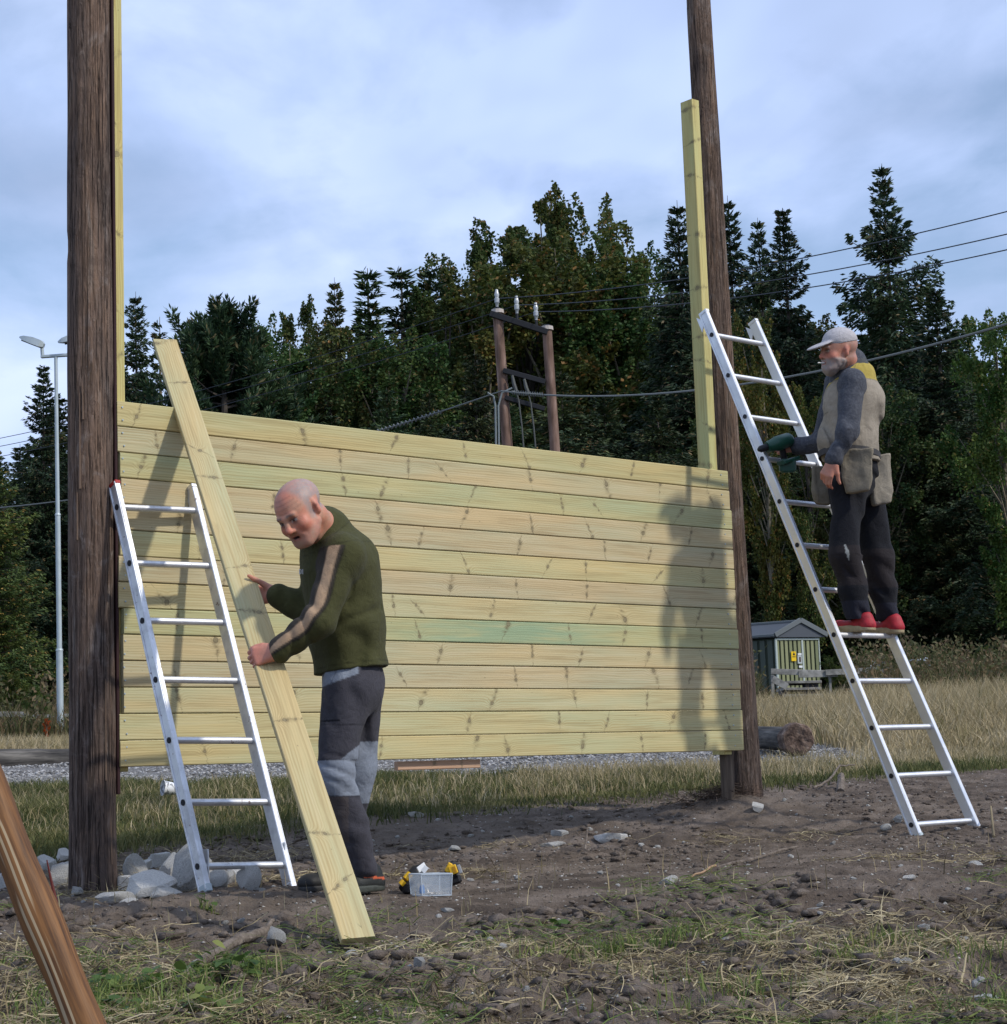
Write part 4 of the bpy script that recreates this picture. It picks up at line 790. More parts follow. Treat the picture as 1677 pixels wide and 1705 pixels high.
class Head:
    """skull and face in a frame: F forward, U up, L the person's left"""
    def __init__(s, C, F, U, sc=1.0):
        s.C = A(C); s.F = A(Vector(F).normalized()); u = A(U); u = u-s.F*(u@s.F); s.U = u/np.linalg.norm(u); s.L = np.cross(s.U, s.F); s.s = sc
    def p(s, l, f, u): return s.C+(s.L*l+s.F*f+s.U*u)*s.s
    def loc(s, P_): q = (P_-s.C)/s.s; return q@s.L, q@s.F, q@s.U
    def build(s, D, beard=False, open_mouth=True):
        a = (s.L, s.F, s.U); z = s.s; R = lambda *r: [v*z for v in r]; h = D
        h.ell(s.p(0, -.018, .030), a, R(.081, .100, .076), .01); h.ell(s.p(0, .038, -.022), a, R(.062, .060, .085), .03*z)
        h.ell(s.p(0, .045, -.082), a, R(.046, .046, .034), .03*z); h.cone(s.p(-.052, .01, -.06), s.p(-.022, .075, -.100), .018*z, .018*z, .03*z); h.cone(s.p(.052, .01, -.06), s.p(.022, .075, -.100), .018*z, .018*z, .03*z)
        h.cone(s.p(-.034, .084, .018), s.p(-.008, .092, .014), .010*z, .009*z, .012*z); h.cone(s.p(.034, .084, .018), s.p(.008, .092, .014), .010*z, .009*z, .012*z)
        for q in (-1, 1):
            h.ell(s.p(q*.031, .097, -.004), a, R(.016, .014, .011), .012*z, sub=True)
            h.ell(s.p(q*.030, .077, -.003), a, R(.0135, .0125, .0125), .004*z)
            h.cone(s.p(q*.018, .0905, .0045), s.p(q*.043, .082, .0025), .0035*z, .003*z, .004*z)         # upper lid
            h.cone(s.p(q*.019, .0885, -.0125), s.p(q*.042, .080, -.0125), .003*z, .003*z, .006*z)          # lower lid / bag
            h.ell(s.p(q*.043, .066, -.036), a, R(.021, .020, .019), .025*z)
            h.cone(s.p(q*.016, .096, -.038), s.p(q*.031, .084, -.068), .0045*z, .006*z, .012*z)           # nasolabial fold
            h.ell(s.p(q*.0125, .101, -.036), a, R(.0085, .010, .008), .006*z)
            # ear: plain shell, the shade of its hollow is painted on in color
            E = s.p(q*.075, -.008, -.008); e_ax = (s.L*q*.93-s.F*.37, s.F*.93+s.L*q*.37, s.U)
            E = s.p(q*.078, -.008, -.008); h.ell(E, e_ax, R(.0080, .0165, .028), .010*z); h.ell(s.p(q*.070, -.004, -.032), a, R(.011, .011, .011), .012*z); h.ell(s.p(q*.070, -.006, -.012), a, R(.010, .010, .024), .008*z)
        h.cone(s.p(0, .093, .010), s.p(0, .113, -.028), .0085*z, .0105*z, .008*z); h.ell(s.p(0, .113, -.031), a, R(.0125, .012, .011), .008*z)
        if open_mouth:
            h.cone(s.p(-.018, .093, -.059), s.p(.018, .093, -.059), .0055*z, .0055*z, .008*z); h.cone(s.p(-.015, .090, -.075), s.p(.015, .090, -.075), .0065*z, .0065*z, .008*z)
            h.ell(s.p(0, .102, -.067), a, R(.016, .016, .0052), .003*z, sub=True)
        else:
            h.cone(s.p(-.020, .091, -.061), s.p(.020, .091, -.061), .005*z, .005*z, .008*z); h.cone(s.p(-.018, .089, -.071), s.p(.018, .089, -.071), .006*z, .006*z, .008*z); h.ell(s.p(0, .106, -.066), a, R(.018, .013, .0015), .002*z, sub=True)
        h.ell(s.p(0, .079, -.100), a, R(.020, .015, .014), .014*z)
    def color(s, P_, col, hair, hairc, ruddy=(.52, .17, .11), beard=None):
        l, f, u = s.loc(P_); q = np.abs(l); near = (np.sqrt(l*l+f*f+u*u) < .17)
        def sp(a, b, c, r, r2): return (1-ss(np.sqrt((q-a)**2+(f-b)**2+(u-c)**2), r, r2))*near
        col = paint(col, sp(.045, .07, -.035, .02, .045)*.65, ruddy); col = paint(col, sp(0, .115, -.03, .010, .028)*.8, ruddy); col = paint(col, sp(.08, -.01, -.01, .02, .04)*.6, (.55, .20, .14))
        col = paint(col, sp(0, .07, .09, .03, .07)*.45, ruddy); col = paint(col, sp(.083, .002, -.006, .002, .011)*.7, (.15, .05, .04))  # last coat: shade of the ear hollow painted dark
        fore = near*(f > .045)*(u > .022)*(u < .085); col = paint(col, fore*np.clip(np.sin(u*430+l*10*np.sin(u*90))-.25, 0, 1)*.45, (.22, .08, .05))
        col = paint(col, sp(.046, .078, -.006, .006, .018)*np.clip(np.sin(u*900)*.5+.4, 0, 1)*.5, (.20, .08, .055))
        col = paint(col, sp(.030, .092, -.001, .010, .021)*.75, (.17, .070, .055))  # brow shadow painted dark into the eye sockets
        lid = near*(1-ss(np.abs(u+.003), .0028, .0055))*(1-ss(np.abs(q-.030), .011, .014))*(f > .078); col = paint(col, lid, (.36, .32, .30)); pup = near*(1-ss(np.abs(u+.003), .003, .005))*(1-ss(np.abs(q-.029), .0035, .0055))*(f > .08); col = paint(col, pup, (.02, .018, .02))
        lash = near*(1-ss(np.abs(u-.0025), .001, .003))*(1-ss(np.abs(q-.030), .014, .018))*(f > .07); col = paint(col, lash*.8, (.07, .035, .03))
        brow = near*(1-ss(np.abs(u-.0215+.25*np.maximum(0, q-.030)), .002, .006))*(1-ss(np.abs(q-.028), .014, .020))*(f > .065); col = paint(col, brow*.75, (.16, .12, .10) if beard is None else (.40, .38, .36))
        lips = near*(1-ss(np.abs(u+.067), .009, .013))*(1-ss(q, .017, .023))*(f > .075); col = paint(col, lips*.6, (.33, .09, .075)); mouth = near*(1-ss(np.abs(u+.067), .0035, .006))*(1-ss(q, .012, .018))*(f > .08); col = paint(col, mouth, (.035, .010, .010))
        nost = sp(.008, .108, -.0425, .003, .006); col = paint(col, nost, (.06, .02, .018))
        stub = near*ss(-u, .045, .07)*(f > -.01)*(1-lips); col = paint(col, stub*.35, (.30, .22, .19))
        col = paint(col, sp(.018, .093, -.052, .003, .012)*.4, (.26, .09, .07))
        hw = hair(l, f, u)*near; n = vnoise(P_[:, 0]*380, P_[:, 1]*380, P_[:, 2]*150, 3)*.5+.5; col = paint(col, hw*(.45+.5*n), hairc)
        if beard is not None:
            b = near*ss(-u-.25*np.maximum(0, .05-f), .034, .052)*(f > -.02)*(1-.85*lips); n = vnoise(P_[:, 0]*300, P_[:, 1]*300, P_[:, 2]*90, 5)*.5+.5
            col = paint(col, b*(.55+.45*n), beard); 
        return col
def hand(D, W, d, n, lat, curl, thumb, sc=1.0, spread=.0, fl=(1, 1.1, 1.03, .82), palmk=.012):
    """W wrist, d towards the knuckles, n out of the back of the hand, lat towards the thumb; curl: bends per finger in degrees; thumb: list of points (d,lat,n) in metres"""
    W = Vector(W); d = Vector(d).normalized(); n = Vector(n); n = (n-d*n.dot(d)).normalized(); l = d.cross(n); l = l if l.dot(Vector(lat)) > 0 else -l; out = []
    D.cone(W-d*.03*sc, W+d*.02*sc, .026*sc, .025*sc, .02, ax=n, q=.72)
    for i in range(4):
        o = (.030-.0205*i)*sc; K = W+d*(.088-.004*abs(i-1))*sc+l*o; D.cone(W+d*.012*sc+l*o*.55, K, .0150*sc, .0118*sc, .016)
        u = (d+l*(spread*(1.5-i))).normalized(); p = K; cu = curl[i] if isinstance(curl[0], (list, tuple)) else curl; ang = 0
        for j, (ln, r0, r1) in enumerate(((.043, .0105, .0095), (.027, .0095, .0087), (.022, .0086, .0066))):
            ang += math.radians(cu[j]); v = u*math.cos(ang)-n*math.sin(ang); q = p+v*ln*fl[i]*sc; D.cone(p, q, r0*sc, r1*sc, .003); p = q
        out.append(p)
    pts = [W+(d*a+l*b+n*c)*sc for a, b, c in thumb]
    for j, (a, b) in enumerate(zip(pts, pts[1:])): D.cone(a, b, (.0165, .0120, .0105)[min(j, 2)]*sc, (.0125, .0108, .0080)[min(j, 2)]*sc, (.014, .004, .003)[min(j, 2)])
    return l
SKIN = (.50, .245, .150)
def fold(p, a, b, amp, fr, seed=0):                          # soft creases across the line a-b, strongest near its ends' bends
    a, b = A(a), A(b); d = b-a; L = np.linalg.norm(d); t = ((p-a)@d)/L; h = d/L; q = p-a; s = np.cross(h, A((.3, -.9, .3))); s /= np.linalg.norm(s)
    r = vnoise(q[:, 0]*6, q[:, 1]*6, q[:, 2]*6, seed); w = .5+.5*vnoise(q[:, 0]*9, q[:, 1]*9, q[:, 2]*9, seed+7); k = .5+.5*np.sin(t*fr*1.05+(q@s)*fr*.55*(1+.6*r)+r*3.0)
    return amp*1.25*k**2.2*ss(w, .25, .75)
# ================================================================ man in the green fleece
Jn = lambda x, y, Y: A(P(x, y, Y))
p1 = thing('person', 'balding man in olive green fleece and grey work trousers steadying the loose plank', 'person', P(592, 1482, 7.95))
def by(py): # how far away the loose board's front face is at that row of the photograph
    d0, d1 = (Bb-CAM), (Bt-CAM); f_ = lambda q: CY-FPX*(q.dot(UP)/q.dot(FWD)); lo, hi = 0.0, 1.0
    for _ in range(40):
        m = (lo+hi)/2
        if f_(d0.lerp(d1, m)) > py: lo = m
        else: hi = m
    return d0.lerp(d1, lo).y
hd = Head(P(498, 849, 7.60), IV(-.38, -.50, .78), IV(-.50, .80, .27), 1.08)
shL, shR = Jn(571, 925, 7.68), Jn(533, 925, 8.06); YL_, YR_ = by(1090), by(975); print('board at hands', YL_, YR_); elL, wrL = Jn(531, 1034, 7.60), Jn(461, 1086, YL_-.075); elR, wrR = Jn(524, 1022, 8.02), Jn(458, 990, YR_+.03)
neck = Jn(542, 888, 7.82); chest = Jn(562, 955, 7.87); belly = Jn(574, 1045, 7.90); pel = Jn(586, 1125, 7.92)
hipL, hipR = Jn(580, 1140, 7.84), Jn(597, 1140, 8.0); knL, knR = Jn(558, 1290, 7.80), Jn(597, 1278, 8.04); anL, anR = Jn(602, 1445, 7.90), Jn(560, 1448, 8.10)
FW = A(Vector((-1, -.12, 0)).normalized()); LAT = A(Vector((.12, -1, 0)).normalized())
D = SD(A(P(380, 1470, 7.9))-A((.05, .52, .05)), A(P(670, 780, 7.9))+A((.05, .40, .05)), .0048)
hd.build(D); bn = hd.p(0, -.05, -.055)
D.cone(bn, neck, .058, .066, .02); D.cone(hd.p(0, .03, -.07), neck+FW*.03, .045, .06, .02)
D.cone(neck, chest, .08, .10, .05, LAT, 1.3); D.cone(chest, belly, .105, .10, .03, LAT, 1.2); D.cone(belly, pel, .10, .095, .03, LAT, 1.15)
for a, b, c in ((shL, elL, wrL), (shR, elR, wrR)): D.cone(chest, a, .07, .055, .04); D.cone(a, b, .050, .040, .02); D.cone(b, c, .040, .027, .015)
for a, b, c in ((hipL, knL, anL), (hipR, knR, anR)): D.cone(a, b, .066, .045, .02); D.cone(b, c, .043, .036, .02)
# near hand wraps the left edge of the board, far hand presses the right edge with the thumb on its face
boardL = P(423, 1095, 7.80)
hand(D, wrL+A((-.004, 0, 0)), IV(-.96, -.20, .0), IV(-.10, .30, .95), IV(.1, .9, -.2), [[52, 62, 30], [56, 64, 32], [58, 66, 32], [60, 66, 32]], [(.022, .026, -.002), (.050, .040, -.006), (.078, .042, -.010), (.098, .040, -.012)], .98)
hand(D, wrR, IV(-.85, -.05, -.45), IV(.55, .15, .80)*-1, IV(-.1, .95, .2), [[12, 22, 15], [12, 22, 18], [14, 24, 20], [16, 24, 20]], [(.018, .022, -.004), (.042, .040, -.030), (.064, .054, -.060), (.084, .066, -.078)], 1.02)
V, F = D.mesh(); col = np.tile(A(SKIN), (len(V), 1)); bl = fbm(V[:, 0]*28, V[:, 1]*28, V[:, 2]*28, s=4, o=3); col = paint(col, np.clip(bl*.7+.2, 0, .55), (.56, .20, .13)); col = paint(col, np.clip(-bl*.6, 0, .3), (.42, .25, .18))
hair1 = lambda l, f, u: ss(-f+.15*np.abs(l), -.042, -.012)*ss(u, -.055, -.03)*(1-ss(u, .075, .115)*.6)*(1-(np.abs(l) > .068)*(1-ss(np.abs(u+.01), .03, .04))*(f < .012)*(f > -.035))
col = hd.color(V, col, lambda l, f, u: .95*hair1(l, f, u), (.27, .25, .245))
for wc, s_ in ((wrL, 1), (wrR, 1)): dd = np.linalg.norm(V-(wc+A((-.07, 0, 0))), axis=1); col = paint(col, (1-ss(dd, .04, .10))*.5, (.55, .20, .15))
tag(mesh_np('body', V, F, M['skin'], p1, True, col), 'weathered ruddy face looking down, cropped grey hair')
# fleece
OLV, DRK, TAN = (.058, .058, .022), (.046, .038, .030), (.40, .27, .17)
D = SD(A(P(420, 1135, 7.9))-A((.02, .46, .03)), A(P(665, 850, 7.9))+A((.02, .40, .03)), .0062)
D.cone(neck+A((-.008, 0, .012)), neck-A((0, 0, .02)), .080, .090, .03); D.cone(neck, chest, .098, .138, .07, LAT, 1.36); D.cone(chest, belly, .145, .148, .05, LAT, 1.28); D.cone(belly, pel+A((.0, 0, -.0)), .148, .150, .05, LAT, 1.22); D.cone(pel, Jn(588, 1135, 7.92), .150, .155, .03, LAT, 1.2)
D.cone(chest+A((.05, 0, .05)), belly+A((.05, 0, 0)), .12, .10, .06, LAT, 1.2)
for a, b, c in ((shL, elL, wrL), (shR, elR, wrR)):
    c = c+(b-c)*.10; D.cone(chest*.5+a*.5+A((0, 0, .03)), a, .085, .080, .05); D.cone(a, b, .078, .066, .035); D.cone(b, c, .066, .050, .03); D.cone(b+(b-a)*.0, c, .060, .046, .02)
def wr1(p):
    dL, t = segdist(p, elL, wrL); d2, t2 = segdist(p, shL, elL); dR, t3 = segdist(p, elR, wrR); w = (dL < .1)*1.0
    arm = np.minimum(dL, np.minimum(d2, dR)) < .10
    r = np.where(arm, fold(p, shL+A((.08, 0, 0)), wrL+A((-.02, 0, -.06)), .0065, 66, 3)*ss(-p[:, 2], -shL[2]+.02, -shL[2]+.16), 0)
    z = p[:, 2]; tor = fold(p, belly+A((.25, 0, .25)), belly+A((-.3, 0, -.2)), .017, 26, 6)*(1-arm)*ss(-z, -chest[2], -belly[2])
    under = -.010*np.exp(-(((z-(elL[2]-.04)-(p[:, 0]-elL[0])*.45)/.02)**2))*(~arm)*(p[:, 1] < 7.85)*ss(p[:, 0], elL[0], elL[0]+.05)*(1-ss(p[:, 0], elL[0]+.2, elL[0]+.3))*-1
    return r+tor+under+.0035*fbm(p[:, 0]*14, p[:, 1]*14, p[:, 2]*14, s=9, o=2)
D.wrinkle(wr1)
hemn = Vector((.10, 0, -1)).normalized(); D.cut(A(P(590, 1116, 7.9)), A(hemn)); 
cd = Vector(wrL-elL).normalized(); 
V, F = D.mesh(); col = np.tile(A(OLV), (len(V), 1))
d1, t1 = segdist(V, shL, elL); d2, t2 = segdist(V, elL, wrL)
cc0_ = Jn(543, 892, 7.80); cax_ = A(IV(-.52, .83, .12)); up_ = Vector(elL-shL).normalized(); lo_v = Vector(wrL-elL).normalized()
def ring_ang(P_, a, ax, fr):
    ax = A(ax); out = A((0.0, -1, 0)); out = out-ax*(out@ax); out /= np.linalg.norm(out); f = np.cross(ax, out); f = f if f@A(fr) > 0 else -f
    q = P_-A(a); return np.degrees(np.arctan2(q@f, q@out))
aU = ring_ang(V, shL, up_, (-1, 0, 0)); aL = ring_ang(V, elL, lo_v, (-.5, 0, 1)); useU = d1 < d2; ang = (aU*d2**2+(aL+6)*d1**2)/(d1**2+d2**2+1e-9); ar = (np.minimum(d1, d2) < .098)*(V[:, 1] < 7.80)*(V[:, 2] < shL[2]+.035)
w = ar*ss(ang, 2, 8)*(1-ss(ang, 110, 118)); col = paint(col, w*1.0, DRK); w = ar*ss(ang, 13, 19)*(1-ss(ang, 44, 50)); col = paint(col, w*1.0, TAN)
seam = ar*(1-ss(np.abs(ang-5), 1.5, 4)); col = paint(col, seam*.6, (.015, .013, .010))
cs_ = ss(1-np.abs((V-cc0_)@cax_)/.004, 0, 1)*(np.linalg.norm(V-cc0_, axis=1) < .15); col = paint(col, cs_*.6, (.022, .022, .009))
sd_ = np.abs(((V-shL)@FW)-.012-.25*(shL[2]-V[:, 2])*0); zs = (1-ss(np.abs(V[:, 2]-(shL[2]+.045)+.22*((V-shL)@FW)), .0012, .0035))*(V[:, 1] < 7.95); col = paint(col, zs*.55, (.022, .022, .009))
hemb = 1-ss(np.abs((V-A(P(590, 1112, 7.9)))@A(hemn)+.012), .001, .003); col = paint(col, hemb*.5, (.02, .02, .008))
jo = mesh_np('fleece_jacket', V, F, M['cloth'], p1, True, col); jo['label'] = 'olive fleece with a tan stripe down a dark sleeve panel'
D = SD(neck-A((.13, .13, .10)), neck+A((.13, .13, .13)), .005)          # stand collar
cax = A(IV(-.52, .83, .12)); cc0 = Jn(535, 881, 7.78); D.cone(cc0-cax*.05, cc0+cax*.035, .098, .084, .01); D.cut(cc0+cax*.032, cax); D.cone(cc0-cax*.09, cc0+cax*.09, .086, .074, .003, sub=True)
V, F = D.mesh(); jc = mesh_np('collar', V, F, M['cloth'], p1, True, np.tile(A(OLV)*.85, (len(V), 1)))
lg = GB(); c = P(503, 950, 7.70); ex = IV(1, 0, .3); ey = Vector((0, 0, 1)); nf_ = IV(0, 0, 1)
lc = P(501.5, 952, 7.735)
for (x0, y0, x1, y1) in ((-.007, -.010, -.007, .010), (-.007, .010, .0, .007), (.0, .007, .0, -.007), (.0, -.007, -.007, -.010), (.007, -.010, .007, .010)): lg.prism(lc+ex*x0+ey*y0, lc+ex*x1+ey*y1, nf_, .004, .003, .0005)
lg.build('chest_mark', mat('white_thread', (.6, .6, .6), rough=.7), jo)
# trousers
GRA, LGT, BRN = (.052, .050, .060), (.215, .240, .285), (.080, .068, .068)
D = SD(A(P(490, 1470, 7.9))-A((.02, .32, .03)), A(P(665, 1090, 7.9))+A((.02, .34, .02)), .0062)
D.cone(pel+A((0, 0, .04)), pel-A((0, 0, .06)), .122, .128, .04, LAT, 1.28)
for a, b, c, q in ((hipL, knL, anL, 0), (hipR, knR, anR, 1)):
    D.cone(pel*.4+a*.6, a, .11, .100, .04); D.cone(a, b, .104, .074, .03); D.cone(b, b*.45+c*.55+A((.008, 0, 0)), .074, .066, .025); D.cone(b*.45+c*.55+A((.008, 0, 0)), c+A((.008, 0, .0)), .066, .058, .02)
def wr2(p):
    w1 = fold(p, hipL+A((.16, 0, 0)), knL-A((.18, 0, 0)), .020, 40, 2)*(.4+.6*ss(-p[:, 2], -hipL[2], -knL[2])); w2 = fold(p, knL+A((.10, 0, 0)), anL+A((-.10, 0, -.05)), .020, 56, 5)*ss(-p[:, 2], -knL[2], -anL[2]-.02+.15)
    return np.where(p[:, 2] > knL[2], w1, w2)+fold(p, knL+A((0, 0, .1)), knL-A((0, 0, .12)), .008, 85, 8)*np.exp(-((p[:, 2]-knL[2])/.09)**2)+.004*fbm(p[:, 0]*12, p[:, 1]*12, p[:, 2]*12, s=3, o=2)
D.wrinkle(wr2)
V, F = D.mesh(); col = np.tile(A(GRA), (len(V), 1)); z = V[:, 2]; zk = knL[2]; x_ = V[:, 0]
near_ = V[:, 1] < 7.91
lf = (V-knL)@FW                                              # forward of the knee
kp = (z > zk-.085-.0*lf)*(z < zk+.060+.9*np.maximum(0, .02-lf)*0+.35*(lf < -.02)*np.clip(-lf-.02, 0, .1)*2)
col = paint(col, (near_*kp)*1.0, LGT); col = paint(col, ((~near_)*(z < zk+.13)*(z > zk-.12))*1.0, LGT)
col = paint(col, (near_*(z <= zk-.085)*(z > zk-.27)*(lf > -.05))*1.0, BRN)
uu_ = (V-hipL)@FW; pk = near_*ss(z-(hipL[2]+.026-.32*uu_), -.003, .003)*ss(uu_, -.042, -.036)*(1-ss(uu_+.5*(z-hipL[2]-.03), .108, .114))*(z < hipL[2]+.12)
col = paint(col, pk*1.0, LGT); col = paint(col, near_*(1-ss(np.abs(uu_+.5*(z-hipL[2]-.03)-.060), .0012, .004))*pk*.6, (.08, .09, .11))
for zz, wd in ((zk+.20, 1), (zk-.085, 1), (zk+.060, 1)): col = paint(col, near_*(1-ss(np.abs(z-zz-.05*lf), .0015, .004))*.7, (.02, .02, .025))
col = paint(col, near_*(np.abs(z-(zk+.215)) < .004)*(lf > -.02)*1.0, (.01, .01, .012))
tr = mesh_np('work_trousers', V, F, M['cloth'], p1, True, col); tr['label'] = 'dark grey work trousers with pale blue-grey knee and pocket panels'
def shoe(parent, heel, toe, up, sc, cu, cs, lab=None, h=.0055, trim=None, sole=.024, k=1.0):
    heel, toe, up = A(heel), A(toe), A(up)/np.linalg.norm(up); d = toe-heel; L = np.linalg.norm(d); d = d/L; s_ = np.cross(up, d); m = .09
    D = SD(np.minimum(heel, toe)-m, np.maximum(heel, toe)+m+A((0, 0, .06)), h); a = (s_, d, up); r = .042*sc
    D.cone(heel+d*.035+up*.028, toe-d*.045+up*.022, r*.92, r*1.0, .02, up, .85); D.ell(toe-d*.045+up*.026, a, [r*1.05, .05*sc, .030*sc], .02); D.cone(heel+d*.035+up*.03, heel+d*.045+up*.066*sc, r*.88, r*.90, .03); D.cone(heel+d*.10+up*.045, heel+d*.06+up*.07, r*.8, r*.8, .03)
    D.cut(heel+up*(-.002), -up)
    D2 = SD(np.minimum(heel, toe)-m, np.maximum(heel, toe)+m, h); D2.cone(heel+d*.038+up*.008, toe-d*.046+up*.008, r*1.06, r*1.16, .01); D2.cone(heel+d*.12, toe-d*.05+up*.0, r*1.05, r*1.16, .01); D2.cut(heel+up*sole, up); D2.cut(heel-up*.004, -up)
    V, F = D.mesh(); n_ = fbm(V[:, 0]*50, V[:, 1]*50, V[:, 2]*50, s=2, o=2)
    c = np.tile(A(cu), (len(V), 1)); c = paint(c, np.clip(n_*.5+.15, 0, .5), A(cu)*.55); u = (V-heel)@up; f = (V-heel)@d
    if trim: c = paint(c, ((np.abs(u-.045-f*.12) < .004)*(f > .01)*(f < .12))*1.0, trim); c = paint(c, ((u > .082)*1.0), trim if k < 0 else A(cu)*.5)
    c = paint(c, ((np.abs(np.sin(f*120+u*60)) < .10)*(u > .03)*(f > .06)*(f < .2))*.6, A(cu)*.45)
    so = mesh_np('shoe', V, F, M['leather'], parent, True, c)
    V, F = D2.mesh(); c = np.tile(A(cs), (len(V), 1)); n_ = fbm(V[:, 0]*40, V[:, 1]*40, V[:, 2]*60, s=7, o=2); c = paint(c, np.clip(n_*.6, 0, .5), A(cs)*.5); mesh_np('sole', V, F, M['leather'], so, True, c)
    if lab: so['label'] = lab
    return so
shoe(p1, P(634, 1481, 7.98), P(560, 1484, 7.82), (0, 0, 1), 1.05, (.022, .024, .022), (.05, .055, .045), 'dark work shoe with orange heel loop', trim=(.55, .10, .03))
shoe(p1, P(580, 1480, 8.16), P(500, 1480, 8.06), (0, 0, 1), 1.05, (.018, .018, .018), (.03, .03, .03))
# ================================================================ man on the ladder
YB = 10.88
p2 = thing('person', 'bearded man in pale cap and canvas vest standing on the long ladder', 'person', P(1450, 1048, YB))
h2 = Head(P(1396, 583, 10.72), IV(-.91, -.09, .36), IV(-.10, .99, 0), 1.02)
FW2 = A(Vector((-.80, .55, 0)).normalized()); LAT2 = A(Vector((-.55, -.80, 0)).normalized())
ts = P(1430, 1052, YB)
shL, shR = Jn(1419, 636, 10.66), Jn(1396, 640, 11.02); elL, wrL = Jn(1411, 720, 10.58), Jn(1387, 768, 10.60); elR, wrR = Jn(1368, 738, 11.02), Jn(1324, 743, 11.10)
neck = Jn(1413, 610, 10.84); chest = Jn(1420, 672, 10.86); belly = Jn(1413, 735, 10.88); pel = Jn(1424, 795, 10.90)
hipL, hipR = Jn(1410, 815, 10.80), Jn(1440, 815, 11.0); knL, knR = Jn(1408, 925, 10.74), Jn(1462, 925, 10.97); anL, anR = Jn(1427, 1012, 10.80), Jn(1476, 1014, 11.02)
D = SD(A(P(1255, 1075, 10.85))-A((.05, .45, .02)), A(P(1510, 530, 10.85))+A((.02, .45, .05)), .0055)
h2.build(D, open_mouth=False); D.ell(h2.p(0, .066, -.100), (h2.L, h2.F, h2.U), [.034, .034, .042], .025)
D.cone(h2.p(0, -.045, -.05), neck, .056, .066, .02); D.cone(neck, chest, .08, .105, .05, LAT2, 1.25); D.cone(chest, belly, .105, .105, .03, LAT2, 1.15); D.cone(belly, pel, .105, .095, .03, LAT2, 1.1)
for a, b, c in ((shL, elL, wrL), (shR, elR, wrR)): D.cone(chest, a, .07, .055, .04); D.cone(a, b, .05, .04, .02); D.cone(b, c, .04, .028, .015)
for a, b, c in ((hipL, knL, anL), (hipR, knR, anR)): D.cone(a, b, .066, .045, .02); D.cone(b, c, .043, .036, .02)
hand(D, wrL, IV(-.42, -.90, .1), IV(-.55, .2, .8), IV(.8, -.4, .3), [[30, 38, 22], [36, 44, 26], [42, 48, 28], [46, 50, 28]], [(.020, .028, .0), (.055, .050, -.012), (.082, .060, -.03), (.098, .075, -.04)], 1.02)
hand(D, wrR, IV(-.96, -.02, .2), IV(-.1, .2, .95), IV(-.1, .95, 0), [[55, 70, 35], [58, 72, 35], [60, 72, 35], [62, 72, 35]], [(.020, .026, .0), (.050, .042, -.005), (.080, .044, -.015), (.10, .040, -.025)], 1.0)
def bw(p):
    l, f, u = h2.loc(p); b = ss(-u-.25*np.maximum(0, .05-f), .036, .056)*(f > -.03)*(np.sqrt(l*l+f*f+u*u) < .17); return -b*.0055*(.4+.6*fbm(p[:, 0]*70, p[:, 1]*70, p[:, 2]*38, s=3, o=2))
D.wrinkle(bw)
V, F = D.mesh(); col = np.tile(A((.40, .19, .13)), (len(V), 1)); bl = fbm(V[:, 0]*28, V[:, 1]*28, V[:, 2]*28, s=6, o=3); col = paint(col, np.clip(bl*.7+.2, 0, .5), (.52, .20, .13))
hair2 = lambda l, f, u: ss(-f, -.02, .01)*ss(u, -.06, -.04)*(1-(np.abs(l) > .068)*(1-ss(np.abs(u+.01), .03, .04))*(f < .012)*(f > -.035))
col = h2.color(V, col, lambda l, f, u: .4*hair2(l, f, u), (.35, .30, .27), beard=(.25, .23, .215))
tag(mesh_np('body', V, F, M['skin'], p2, True, col), 'grey bearded face in profile')
# cap
D = SD(h2.C-.2, h2.C+.2, .004); a = (h2.L, h2.F, h2.U)
D.ell(h2.p(0, -.016, .050), a, [.086, .105, .080], .01); D.cut(h2.p(0, 0, .034), -(h2.U+h2.F*.10)); D.ell(h2.p(0, .115, .034), (h2.L, h2.F*.96-h2.U*.28, h2.U*.96+h2.F*.28), [.074, .082, .011], .012); D.cut(h2.p(0, 0, -.022), -(h2.U)*1.0)
D.ell(h2.p(0, -.020, .030), a, [.077, .098, .078], .004, sub=True)
V, F = D.mesh(); l, f, u = h2.loc(V); c = np.tile(A((.44, .42, .43)), (len(V), 1)); sm = 1-ss(np.abs(np.sin(np.arctan2(l, f+.016)*3)), .02, .06); c = paint(c, sm*(u > .05)*.35, (.22, .21, .22)); c = paint(c, (1-ss(np.abs(u-.040+.10*f*0), .0, .004))*(f < .07)*.5, (.2, .19, .2))
cap_o = mesh_np('cap', V, F, M['cloth'], p2, True, c); cap_o['label'] = 'pale grey baseball cap'
gb = GB(); gb.ball(h2.p(0, -.016, .131), .006, 8, tuple(Vector(q) for q in a)); gb.build('button', M['galv'], cap_o, True)
gb = GB(); c0 = Vector(h2.p(.006, .097, -.066)); c1 = c0+Vector(h2.F)*.045+Vector(h2.U)*.004; gb.tube([c0, c1], .0038, 8); gb.build('cigarette', mat('white_paper', (.75, .74, .70), rough=.8), p2)
